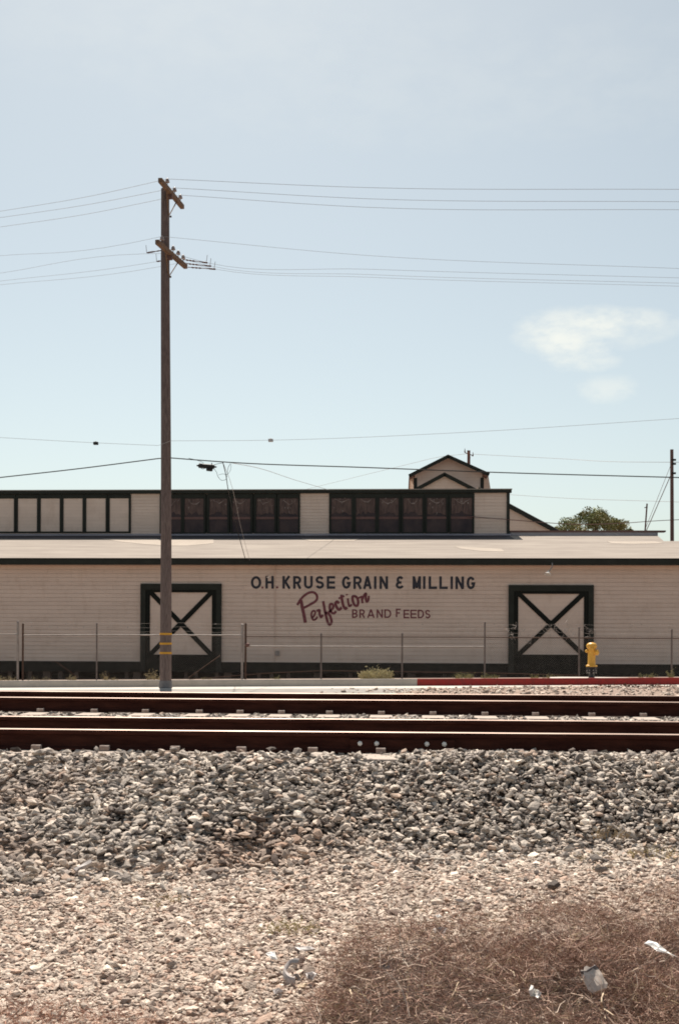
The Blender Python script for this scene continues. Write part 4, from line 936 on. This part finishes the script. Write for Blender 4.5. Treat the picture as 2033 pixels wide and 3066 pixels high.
# ------------------------------------------------------------ chain link fences
FY = 38.6
def ground_z(x, y): return float(H(np.array([x]), np.array([y]))[0])
def fence(label, posts, mesh_x, rails, top=1.48, brace=(), group='chain link fence runs along the street', barb=True, seed=0):
    r = random.Random(seed)
    xm = PX((mesh_x[0] + mesh_x[1]) / 2, FY)
    f = thing('chain_link_fence', (xm, FY, ground_z(xm, FY)), label, 'fence', group)
    for px_, ytop, rad, m in posts:
        x = PX(px_, FY); g = ground_z(x, FY); zt = zof(ytop, FY, px_)
        mb = MB(); mb.tube([(x, FY, g - 0.1), (x, FY, zt - 0.02)], rad, 8); mb.lathe((x, FY, zt - 0.02), [(rad * 1.15, 0), (rad * 1.1, 0.025), (rad * .5, 0.05)], 8)
        mb.build('post', m, f, True)
    for (xa, ya, xb, yb, rad, m) in rails:
        MB().tube([P(xa, ya, FY - 0.005), P((xa + xb) / 2, (ya + yb) / 2 + .3, FY - 0.005), P(xb, yb, FY - 0.005)], rad, 7).build('rail', m, f, True)
    for (xa, ya, xb, yb) in brace:
        MB().tube([P(xa, ya, FY - 0.01), P(xb, yb, FY - 0.01)], 0.014, 5).build('truss_rod', M_rust, f)
    # woven wire: two families of thin slanting wires
    x0, x1 = PX(mesh_x[0], FY), PX(mesh_x[1], FY); mb = MB(); st = 0.076; w_ = 0.0012
    hgt = top - ground_z((x0 + x1) / 2, FY) - 0.03
    for s_ in (1, -1):
        x = x0 - hgt
        while x < x1 + hgt:
            a, b = (x, x + s_ * hgt); za, zb_ = top - hgt, top
            pa, pb_ = [a, za], [b, zb_]
            def clip(p, q):
                for lim, sg in ((x0, 1), (x1, -1)):
                    if (p[0] - lim) * sg < 0:
                        if (q[0] - lim) * sg < 0: return None
                        t = (lim - p[0]) / (q[0] - p[0]); p = [lim, p[1] + (q[1] - p[1]) * t]
                return p
            ca = clip(pa, pb_); cb = clip(pb_, pa)
            if ca and cb and abs(ca[0] - cb[0]) > 0.02:
                d = Vector((cb[0] - ca[0], 0, cb[1] - ca[1])).normalized(); nn = Vector((-d.z, 0, d.x)) * w_; yy = FY + 0.012 * s_
                A, B = Vector((ca[0], yy, ca[1])), Vector((cb[0], yy, cb[1])); f_ = Vector((0, -w_ * 1.5, 0))
                mb.add([A - nn, A + nn, A + f_, B - nn, B + nn, B + f_], [(0, 2, 5, 3), (2, 1, 4, 5), (1, 0, 3, 4)])
            x += st
    mb.build('wire_mesh', M_net, f)
    if barb:
        mb = MB()
        for yb_ in (1868, 1880, 1893):
            n = int((x1 - x0) / 0.3); pts = []
            z = zof(yb_, FY)
            for i in range(n + 1):
                x = x0 + (x1 - x0) * i / n; pts.append((x, FY - 0.02, z + 0.02 * math.sin(i * .7 + yb_) + r.uniform(-.006, .006)))
                if r.random() < 0.30:
                    for _ in range(3):
                        d = Vector((r.uniform(-1, 1), r.uniform(-1, 1), r.uniform(-1, 1))).normalized() * 0.035
                        c = Vector(pts[-1]); mb.tube([c - d, c + d], 0.0045, 4)
            mb.tube(pts, 0.0022, 4)
        mb.build('barbed_wire', M_galv, f)
    return f
fence('short chain link run at the left edge, ending at a pair of posts', [(-190, 1870, .03, M_galv), (55, 1862, .042, M_galv)], (-400, 55), [(-400, 1898, 55, 1899.5, .024, M_galv)], seed=1)
fence('chain link run behind the tall timber pole and the left barn door', [(70, 1869, .036, M_rust), (291, 1868, .028, M_post), (505, 1868, .028, M_galv), (726, 1870, .045, M_galv)], (70, 726),
      [(70, 1902, 291, 1901, .024, M_galv), (291, 1901, 726, 1902, .024, M_galv)], brace=((168, 1980, 235, 2028), (660, 1962, 562, 2032)), seed=2)
fence('chain link run under the painted sign, with a second lower rail', [(736, 1868, .036, M_rust), (962, 1898, .030, M_post), (1204, 1898, .030, M_post), (1451, 1865, .030, M_post)], (736, 1451),
      [(738, 1906, 1451, 1907.5, .017, M_rust), (745, 1935, 962, 1936, .024, M_galv), (962, 1936, 1451, 1937, .024, M_galv)], brace=((566, 2034, 820, 2014), (820, 2014, 962, 2008), (962, 2008, 1451, 2014)), seed=3)
fr = fence('chain link run behind the yellow hydrant and the right barn door', [(1733, 1880, .030, M_post), (2010, 1886, .030, M_post), (2290, 1886, .03, M_galv)], (1452, 2420),
      [(1452, 1908, 1733, 1910, .018, M_rust), (1733, 1910, 2010, 1911, .018, M_rust), (2010, 1911, 2420, 1913, .018, M_rust)], brace=((1451, 2014, 1733, 2022),), seed=4)
# barrel hinge ball on the double post, snarl of wire over the right door
MB().lathe(P(741, 1931, FY - 0.03), [(0.03, -0.07), (0.075, -0.04), (0.085, 0), (0.075, 0.04), (0.03, 0.07)], 10).build('gate_latch', M_bar, None, True)
ob = bpy.data.objects['gate_latch']; ob.parent = [o for o in bpy.data.objects if o.name.startswith('chain_link_fence') and 'second lower rail' in o.get('label', '')][0]
ob.matrix_parent_inverse = Matrix.Translation(-ob.parent.location)
mb = MB(); r = random.Random(3); snarls = {}
for cx_, cy_, n_, s_ in ((1535, 1888, 9, .16), (1562, 1900, 3, .14), (1630, 1885, 4, .12), (1665, 1880, 6, .2), (1690, 1890, 7, .2), (1715, 1905, 4, .14), (1762, 1888, 9, .18), (1585, 1905, 3, .15)):
    mb = snarls.setdefault(cx_ // 105, MB())
    for _ in range(n_):
        c = P(cx_, cy_, FY - 0.03); p = [c + Vector((r.gauss(0, s_), r.uniform(-.08, .08), r.gauss(0, s_ * .6)))]
        for _ in range(4): p.append(p[-1] + Vector((r.gauss(0, .07), r.uniform(-.03, .03), r.gauss(0, .07))))
        mb.tube(polyline(p, 3), 0.0045, 4)
for mb in snarls.values(): mb.build('wire_snarl', M_galv, fr)

# ------------------------------------------------------------ fire hydrant
HYY = 34.3
hb = P(1770, 2030, HYY); hk = HYY / F      # metres per source pixel here
zg = ground_z(hb.x, HYY)
pad = MB(); pp_ = [(-1.25, -.55), (-.9, -.85), (.75, -.85), (1.2, -.5), (1.15, .5), (.5, .8), (-.8, .8), (-1.2, .45)]
pad.prism([(hb.x + x, HYY + y * .8, zg - 0.05) for x, y in pp_], (0, 0, hb.z - 0.012 - zg + 0.05 + 0.02))
pdo = pad.build('concrete_pad', M_gutter, None, bevel=0.02, org=(hb.x, HYY, zg)); tag(pdo, 'pale concrete pad on the ground under the yellow fire hydrant', 'concrete pad')
z0 = hb.z + 0.006
hyd = thing('fire_hydrant', (hb.x, HYY, z0), 'yellow fire hydrant with a black lower barrel, standing behind the red kerb', 'fire hydrant')
s = hk
def hz(y): return z0 + (2028.5 - y) * s
MB().lathe((hb.x, HYY, z0), [(9 * s, 0), (8.5 * s, 4 * s), (8 * s, 12 * s), (10 * s, 15 * s), (16 * s, 17 * s), (16 * s, 20 * s), (11 * s, 21 * s), (11 * s, 27 * s), (16 * s, 29 * s), (16 * s, 32.5 * s), (12 * s, 33 * s)], 22).build('lower_barrel', M_hydb, hyd, True)
b0 = None
for k in range(8):
    a = k * math.pi / 4 + .2; c = (hb.x + math.cos(a) * 14 * s, HYY + math.sin(a) * 14 * s, z0 + 13 * s)
    if b0 is None: c0_ = c; b0 = MB().lathe(c, [(1.6 * s, 0), (1.6 * s, 3.5 * s), (1 * s, 3.6 * s), (1 * s, 8.5 * s), (1.7 * s, 8.6 * s), (1.7 * s, 11 * s)], 6).build('flange_bolt', M_galv, hyd)
    else:
        q = b0.copy(); col.objects.link(q); q.parent = hyd; q.location = Vector(c) - Vector(c0_)
mb = MB(); mb.lathe((hb.x, HYY, z0 + 33 * s), [(16.5 * s, 0), (16.8 * s, 1.2 * s), (16.5 * s, 4 * s), (12.5 * s, 5.5 * s), (11.2 * s, 8 * s), (11 * s, 50 * s), (12.5 * s, 54 * s), (15.2 * s, 57 * s), (15.8 * s, 60 * s), (15 * s, 64 * s), (12.5 * s, 68 * s), (8 * s, 70.5 * s), (3 * s, 71.3 * s)], 26)
body = mb.build('barrel', M_hyd, hyd, True)
MB().lathe((hb.x + 3 * s, HYY, z0 + 70.5 * s + 33 * s), [(2.2 * s, 0), (2 * s, 2.4 * s)], 5).build('operating_nut', M_hyd, hyd)
def nozzle(dx, dy, zc, r0, ln, tilt=0):
    ax = Vector((dx, dy, tilt)).normalized(); c = Vector((hb.x, HYY, zc)) + ax * 8 * s
    mb = MB(); mb.lathe(c, [(r0 * .8, 0), (r0 * .85, ln * .45), (r0 * 1.08, ln * .5), (r0 * 1.1, ln * .85), (r0 * .8, ln * .95), (r0 * .35, ln), (r0 * .3, ln * 1.12)], 16, ax)
    mb.build('outlet_cap', M_hyd, hyd, True)
nozzle(1, -0.55, hz(1953), 8.0 * s, 13 * s); nozzle(-1, -0.15, hz(1949.5), 4.2 * s, 11 * s); nozzle(-0.1, -1, hz(1943), 5.5 * s, 9 * s)

# ------------------------------------------------------------ weeds behind the kerb
def blades(V, T, c, n, hgt, spread, wd, base_t, lean=0.5, segs=3):
    for _ in range(n):
        a = rnd.uniform(0, 6.283); r = spread * math.sqrt(rnd.random()); p = np.array([c[0] + math.cos(a) * r, c[1] + math.sin(a) * r * .7, c[2]])
        h = hgt * rnd.uniform(0.35, 1.0) * (1 - 0.5 * r / max(spread, 1e-6)); d = np.array([math.cos(a) * lean * rnd.random(), math.sin(a) * lean * rnd.random(), 1.0]); sd = np.array([rnd.uniform(-1, 1), rnd.uniform(-.6, .6), 0.0]); sd /= np.linalg.norm(sd) + 1e-6
        t = np.array(base_t) * rnd.uniform(0.7, 1.3)
        for k in range(segs):
            q = p + d / np.linalg.norm(d) * h / segs; w0 = wd * (1 - k / segs); w1 = wd * (1 - (k + 1) / segs) + 0.0003
            V.append([p - sd * w0, p + sd * w0, q + sd * w1, q - sd * w1]); T.append(np.repeat(t[None], 4, 0)); p = q; d = d + np.array([rnd.gauss(0, .3), rnd.gauss(0, .3), -0.15])
            if rnd.random() < .6:
                e = p + np.array([rnd.gauss(0, .05), rnd.gauss(0, .05), rnd.gauss(0.02, .03)]) * hgt * 2; u = np.array([0, 0, wd * 2.2])
                V.append([p, (p + e) / 2 + u, e, (p + e) / 2 - u]); T.append(np.repeat(t[None], 4, 0))
def tuft(px_, py_, Y, n, hgt, spread, wd, tint, label, name='weed_tuft', lean=0.6, group=None, cat='weed'):
    if Y is None: c = PZ(px_, py_, -0.08); c.z = ground_z(c.x, c.y); c = PZ(px_, py_, c.z)
    else: c = P(px_, py_, Y); c.z = ground_z(c.x, Y)
    V, T = [], []; blades(V, T, (c.x, c.y, c.z - 0.01), n, hgt, spread, wd, tint, lean)
    V = np.array(V).reshape(-1, 3); T = np.concatenate(T)
    o = quick_mesh(name, V, np.arange(len(V)).reshape(-1, 4), M_weed, T, org=tuple(c)); return tag(o, label, cat, group)
GR = (0.40, 0.39, 0.21); OL = (0.28, 0.27, 0.14)
wg = 'weeds along the foot of the fence'
tuft(1125, 2025, 37.4, 500, 0.56, 0.5, 0.010, (0.58, 0.55, 0.35), 'big pale bushy weed behind the kerb, below the painted lettering', group=wg)
for px_, n_, h_, s_, lab in ((20, 120, .38, .45, 'pale weeds by the fence at the far left edge'), (120, 60, .3, .5, 'low grass weeds right of the left pair of fence posts'), (215, 60, .42, .18, 'small upright weed left of the second fence post'), (318, 50, .55, .12, 'thin tall weed just right of the second fence post'),
                             (344, 40, .25, .2, 'short weed between the second fence post and the pole'), (458, 90, .62, .3, 'spindly weed beside the foot of the timber pole'), (620, 40, .25, .2, 'short weed below the right side of the left barn door'),
                             (828, 40, .3, .2, 'little weed under the wall conduit'), (1385, 150, .5, .4, 'spreading green weed behind the red kerb left of the right barn door'), (1465, 110, .36, .35, 'low weed at the foot of the post left of the right barn door'),
                             (1600, 60, .32, .15, 'small weed in front of the right barn door'), (1650, 110, .3, .4, 'wide low weed in front of the right barn door near the hydrant'), (1920, 40, .3, .1, 'thin weed behind the red kerb right of the hydrant'), (1950, 60, .34, .2, 'rounded weed near the last fence post'), (2008, 60, .6, .1, 'tall weed at the foot of the last fence post')):
    tuft(px_, 2030, 37.6 + rnd.uniform(0, .6), int(n_ * .5), h_ * .85, s_ * .8, 0.008, GR if px_ > 600 else (0.46, 0.41, 0.26), lab, group=wg)
# dead weeds on the shoulder by the gutter
for px_, lab in ((1880, 'brown dead weed on the dusty shoulder below the red kerb'), (1925, 'larger brown dead weed on the shoulder below the red kerb'), (1985, 'brown dead weed on the shoulder near the right edge'), (1815, 'small dead weed on the shoulder below the hydrant')):
    tuft(px_, 2060, 30.0, 60, .16, .35, .012, (0.13, 0.09, 0.06), lab, group='dead weeds on the street shoulder')
# tufts in the gravel
tg = 'green tufts in the foreground gravel'
tuft(868, 2790, None, 120, .12, .17, .0016, (0.56, 0.52, 0.27), 'yellow green grass tuft at the edge of the dry weeds', group=tg)
tuft(510, 2700, None, 45, .09, .09, .0015, (0.55, 0.50, 0.30), 'faint green tuft alone in the pale gravel', group=tg)
tuft(455, 2716, None, 26, .09, .05, .0015, (0.55, 0.50, 0.30), 'tiny green tuft left of the faint gravel tuft', group=tg)
tuft(1780, 2575, None, 90, .09, .2, .0017, (0.56, 0.50, 0.26), 'yellowish tuft where the bank meets the weeds', group=tg)
tuft(1830, 2505, None, 50, .11, .12, .0017, (0.52, 0.42, 0.26), 'tan tuft on the lower bank toward the right', group=tg)
tuft(1985, 2560, None, 90, .10, .24, .0017, (0.58, 0.50, 0.25), 'yellow tuft by the right edge below the bank', group=tg)
tuft(1790, 2610, None, 30, .08, .08, .0016, (0.40, 0.37, 0.18), 'small green tuft below the yellowish one', group=tg)
tuft(1250, 2725, None, 45, .08, .1, .0016, (0.38, 0.36, 0.20), 'small green tuft at the upper rim of the dry weeds', group=tg)

# ------------------------------------------------------------ dry weeds in the foreground
def stems(n, region, hfun, lmin, lmax, w0, tints, seed, name, label, dens, segs=4, up=0.35):
    r = np.random.default_rng(seed)
    X = r.uniform(region[0], region[1], n); Y = r.uniform(region[2], region[3], n)
    k = r.random(n) < dens(X, Y); X, Y = X[k], Y[k]; n = len(X)
    hh = hfun(X, Y); u = r.random(n) ** 0.7
    p = np.stack([X, Y, H(X, Y) + u * hh], -1)
    a = r.uniform(0, 2 * np.pi, n); el = r.normal(up * 0.6, up, n)
    d = np.stack([np.cos(a) * np.cos(el), np.sin(a) * np.cos(el), np.sin(el)], -1)
    ln = r.uniform(lmin, lmax, n) / segs; wd = w0 * r.uniform(0.6, 1.5, n)
    side = np.cross(d, r.normal(size=(n, 3))); side /= np.linalg.norm(side, axis=1)[:, None]
    P_ = [p]
    for s_ in range(segs):
        d = d + r.normal(0, 0.38, (n, 3)); d /= np.linalg.norm(d, axis=1)[:, None]; p = p + d * ln[:, None]
        g = H(p[:, 0], p[:, 1]) + 0.002; p[:, 2] = np.maximum(p[:, 2], g); P_.append(p)
    W = [wd * (1 - 0.75 * i / segs) for i in range(segs + 1)]
    Vv = np.stack([P_[i] + sg * side * W[i][:, None] for i in range(segs + 1) for sg in (-1, 1)], 1)
    f = np.array([(2 * i, 2 * i + 1, 2 * i + 3, 2 * i + 2) for i in range(segs)])
    Fc = (f[None] + (np.arange(n) * 2 * (segs + 1))[:, None, None]).reshape(-1, 4)
    tt = tints[r.integers(0, len(tints), n)] * r.uniform(0.75, 1.25, (n, 1))
    o = quick_mesh(name, Vv.reshape(-1, 3), Fc, M_weed, np.repeat(tt, 2 * (segs + 1), 0)); return tag(o, label, 'dry weeds', kind='stuff')
def mat_h(X, Y): return 0.03 + weed_dens(X, Y) * (0.01 + 0.15 * sstep((vnoise(X * 2.3 + 4, Y * 2.3, 41) - 0.3) / 0.5) + 0.09 * vnoise(X * 6, Y * 6, 42))
brown = np.array([[0.40, 0.255, 0.205], [0.29, 0.175, 0.14], [0.50, 0.345, 0.28], [0.16, 0.09, 0.07], [0.64, 0.49, 0.41], [0.35, 0.28, 0.18]])
pale = np.array([[0.60, 0.48, 0.40], [0.68, 0.58, 0.50], [0.50, 0.38, 0.31]])
reddish = np.array([[0.46, 0.26, 0.19], [0.38, 0.20, 0.15], [0.54, 0.36, 0.27]])
stems(300000, (-2.4, 2.8, 3.9, 8.1), mat_h, 0.04, 0.15, 0.0012, brown, 51, 'dry_weeds', 'tangled mat of brown dead weeds filling the lower right foreground', lambda x, y: weed_dens(x, y, True) ** 1.5 * (0.36 + 0.64 * sstep((vnoise(x * 3.6, y * 3.6, 44) - .3) / .4)), 4)
stems(5200, (-2.0, 2.6, 3.9, 7.9), mat_h, 0.12, 0.34, 0.0019, pale, 52, 'pale_stalks', 'pale bleached stalks lying over the brown dead weeds', lambda x, y: weed_dens(x, y, True) * 0.8, 6, 0.3)
stems(22000, (-3.4, 1.6, 3.9, 7.6), lambda x, y: 0.02 + 0 * x, 0.03, 0.09, 0.0010, brown, 53, 'dead_grass', 'thin dead grass scattered through the pale gravel', lambda x, y: 0.12 + 0.6 * sstep((vnoise(x * 1.4, y * 1.4, 45) - .4) / .4) * sstep((6.6 - y) / 1.2) + 0.5 * sstep((x + 1.6) / 1.0) * sstep((7.6 - y) / 0.8), 3)
stems(14000, (-2.6, -0.3, 3.7, 5.1), lambda x, y: 0.035 + 0 * x, 0.03, 0.09, 0.0012, reddish, 54, 'reddish_grass', 'short reddish dry grass in the bottom left corner', lambda x, y: sstep((4.98 - 0.22 * (x + 1.9) - y + 0.25 * (vnoise(x * 3, y * 3, 46) - .5)) / .25) * sstep((-0.45 - x) / .5), 3)

# ------------------------------------------------------------ litter
def lit(px_, py_, lift=0.0):
    p = PZ(px_, py_, -0.06)
    for _ in range(4): p = PZ(px_, py_, ground_z(p.x, p.y) + lift)
    return p
def slab_from_px(name, pxs, lift, th, m, label, cat, tilt=0.35, crumple=0.008, seed=0):
    """thin sheet lying tilted towards the viewer; outline in source pixels around its own spot"""
    r = random.Random(seed); cx_ = sum(p[0] for p in pxs) / len(pxs); cy_ = max(p[1] for p in pxs); base = lit(cx_, cy_, lift)
    d = base.y / F
    up = Vector((0, math.cos(tilt), math.sin(tilt))); k = up.z + up.y * (EYE - base.z) / base.y
    out = [base + Vector(((x - cx_) * d, 0, 0)) + up * ((cy_ - y) * d / k) for x, y in pxs]
    nrm = up.cross(Vector((1, 0, 0))) * -1
    c = sum(out, Vector()) / len(out); mb = MB(); n = len(out)
    mid = [c.lerp(o_, 0.55) + nrm * r.uniform(-crumple, crumple) * 1.6 for o_ in out]; out = [o_ + nrm * r.uniform(-crumple, crumple) for o_ in out]
    tp = out + mid + [c]; vs = tp + [v - nrm * th for v in tp]; q = 2 * n + 1; fs = []
    for i in range(n):
        j = (i + 1) % n
        fs += [(i, j, n + j, n + i), (n + i, n + j, 2 * n), (q + j, q + i, q + n + i, q + n + j), (q + n + j, q + n + i, q + 2 * n), (j, i, q + i, q + j)]
    mb.add(vs, fs); return tag(mb.build(name, m, None, org=tuple(base)), label, cat)
slab_from_px('paper_scrap', [(1944, 2822), (1958, 2818), (1982, 2822), (1992, 2838), (2012, 2852), (2026, 2864), (2004, 2856), (1972, 2846), (1956, 2834)], 0.16, 0.002, M_paper, 'bright white pointed paper scrap lying on the weeds by the right edge', 'paper', 0.3, 0.006, 1)
slab_from_px('paper_scrap', [(1584, 2968), (1592, 2950), (1600, 2956), (1612, 2962), (1622, 2970), (1618, 2980), (1608, 2994), (1600, 2988), (1588, 2984)], 0.14, 0.003, M_paper, 'small crumpled white paper ball among the dark weeds', 'paper', 0.9, 0.020, 2)
slab_from_px('paper_scrap', [(792, 2852), (806, 2846), (820, 2850), (831, 2872), (812, 2868)], 0.025, 0.003, M_paper, 'white flake of paper on the gravel near the broken lid', 'paper', 0.5, 0.006, 3)
slab_from_px('paper_scrap', [(1130, 2900), (1150, 2880), (1165, 2878), (1172, 2890), (1186, 2908), (1160, 2904)], 0.08, 0.002, M_grey, 'torn greyish paper snagged in the middle of the weeds', 'paper', 0.7, 0.02, 4)
slab_from_px('paper_scrap', [(1302, 2742), (1316, 2738), (1324, 2744), (1312, 2749)], 0.05, 0.003, M_paper, 'tiny white scrap at the upper rim of the weeds', 'paper', 0.5, 0.004, 5)
slab_from_px('paper_scrap', [(1296, 2782), (1320, 2774), (1338, 2780), (1330, 2794), (1304, 2796)], 0.05, 0.003, M_grey, 'dull grey scrap half hidden in the weeds below the tiny white one', 'paper', 0.5, 0.01, 6)
slab_from_px('paper_scrap', [(1360, 2692), (1380, 2690), (1392, 2696), (1374, 2700)], 0.05, 0.003, M_grey, 'flat pale stone coloured scrap just inside the weeds', 'paper', 0.4, 0.01, 7)
slab_from_px('plank_chip', [(880, 2834), (930, 2832), (944, 2842), (900, 2846)], 0.02, 0.008, M_grey, 'weathered grey board chip beside the broken lid', 'board', 0.3, 0.003, 8)
slab_from_px('plank_chip', [(218, 2600), (262, 2572), (270, 2580), (230, 2606)], 0.05, 0.02, M_grey, 'long pale stone sliver at the toe of the rock bank', 'stone', 0.6, 0.004, 9)
# broken round lid with hub and a tan shard
bl = lit(868, 2950, 0.02); d = bl.y / F
lid = thing('broken_lid', tuple(bl), 'broken round grey plastic lid lying half buried at the edge of the weeds', 'lid')
mb = MB(); n = 16; vs = []; fs = []
for i in range(n + 1):
    a = R(70 + 210 * i / n); jag = 1 + 0.1 * math.sin(i * 5.1)
    for rr, hh in ((0.60 * jag, 0.012), (0.86, 0.02), (1.0, 0.004), (0.99, -0.014)):
        vs.append(bl + Vector((math.cos(a) * 36 * d * rr + 8 * d, (math.sin(a) * 0.85 * rr) * 58 * d + 0.10, hh + 0.03 * (math.sin(a) * rr + 1))))
for i in range(n):
    for j in range(3): fs.append((i * 4 + j, i * 4 + j + 1, i * 4 + j + 5, i * 4 + j + 4))
mb.add(vs, fs); o = mb.build('rim', M_grey, lid, True); md = o.modifiers.new('thick', 'SOLIDIFY'); md.thickness = 0.004
slab_from_px('plastic_shard', [(890, 2948), (912, 2942), (920, 2946), (910, 2954), (892, 2958)], 0.03, 0.006, M_tan, 'tan shard lying against the broken lid', 'shard', 0.4, 0.004, 11)
slab_from_px('plastic_shard', [(912, 2912), (935, 2906), (948, 2918), (936, 2936), (920, 2930)], 0.03, 0.006, M_grey, 'grey shard right of the broken lid', 'shard', 0.6, 0.012, 12)
slab_from_px('plastic_shard', [(815, 2960), (832, 2955), (848, 2964), (838, 2974), (820, 2972)], 0.02, 0.006, M_grey, 'small grey shard below the broken lid', 'shard', 0.5, 0.01, 13)
# squashed paper cup with a dark mouth
cb = lit(1796, 2968, 0.12); d = cb.y / F
cup = thing('squashed_cup', tuple(cb), 'flattened pale grey paper cup with a dark torn mouth lying in the weeds', 'cup')
ax = Vector((-0.32, 0.55, 0.62)).normalized(); sd = Vector((1, 0.2, 0.25)).normalized(); sd = (sd - ax * sd.dot(ax)).normalized(); nn = ax.cross(sd)
mb = MB(); prof = [(0.016, 0), (0.030, 0.002), (0.036, 0.02), (0.042, 0.06), (0.041, 0.085), (0.036, 0.10)]; n = 18; vs = []; rc = random.Random(8)
for r0, h in prof:
    for i in range(n):
        a = 2 * math.pi * i / n; jag = (0.018 * math.sin(a * 3 + 1) if h > .09 else 0); cr = 1 + (0.10 * math.sin(a * 4 + h * 60) + rc.uniform(-.13, .13)) * (h > 0.01)
        vs.append(cb + ax * (h + jag) + sd * math.cos(a) * r0 * 1.05 * cr + nn * math.sin(a) * r0 * 0.42 * cr)
fs = [(i * n + k, i * n + (k + 1) % n, (i + 1) * n + (k + 1) % n, (i + 1) * n + k) for i in range(len(prof) - 1) for k in range(n)] + [tuple(range(n))[::-1]]
o = mb.add(vs, fs).build('cup_body', M_cup, cup); o.modifiers.new('thick', 'SOLIDIFY').thickness = 0.002
mb = MB(); cc = cb + ax * 0.098
vs = [cc + ax * 0.006 * ((i % 3) - .6) + sd * math.cos(2 * math.pi * i / 9) * 0.04 + nn * math.sin(2 * math.pi * i / 9) * 0.024 for i in range(9)]
o = mb.add(vs + [cc - ax * 0.015], [(i, (i + 1) % 9, 9) for i in range(9)]).build('torn_mouth', M_collar, cup); o.modifiers.new('thick', 'SOLIDIFY').thickness = 0.002
# bare woody stalks that stand out
wk = 'bare pale stalks standing out of the dry weeds'
for pxs, rr, lab in (([(1806, 2972), (1800, 3000), (1803, 3025), (1812, 3050)], .0035, 'pale crooked stalk hanging below the squashed cup'), ([(1806, 3020), (1835, 3040), (1862, 3066)], .003, 'pale stalk slanting right below the squashed cup'), ([(1372, 2940), (1352, 2985), (1336, 3010), (1328, 3040)], .004, 'forked pale stalk over the dark hollow in the weeds'),
                     ([(1047, 2963), (1055, 2985), (1064, 3005)], .0045, 'short thick pale stalk in the left part of the weeds'), ([(1528, 2905), (1540, 2925), (1542, 2955)], .003, 'thin upright stalk above the crumpled paper ball'), ([(1800, 2705), (1850, 2740), (1880, 2775)], .0025, 'long thin stalk arching over the upper weeds')):
    p = [lit(x, y, 0.0) for x, y in pxs]; q = []
    for i, v in enumerate(p): t = PZ(pxs[i][0], pxs[i][1], v.z + 0.10 + 0.03 * math.sin(i * 2)); q.append(t)
    o = MB().tube(polyline(q, 4), [rr * (1 - .6 * i / (4 * (len(q) - 1))) for i in range(4 * (len(q) - 1) + 1)], 5).build('dead_stalk', M_tan, None, True, org=tuple(q[0])); tag(o, lab, 'stalk', wk)
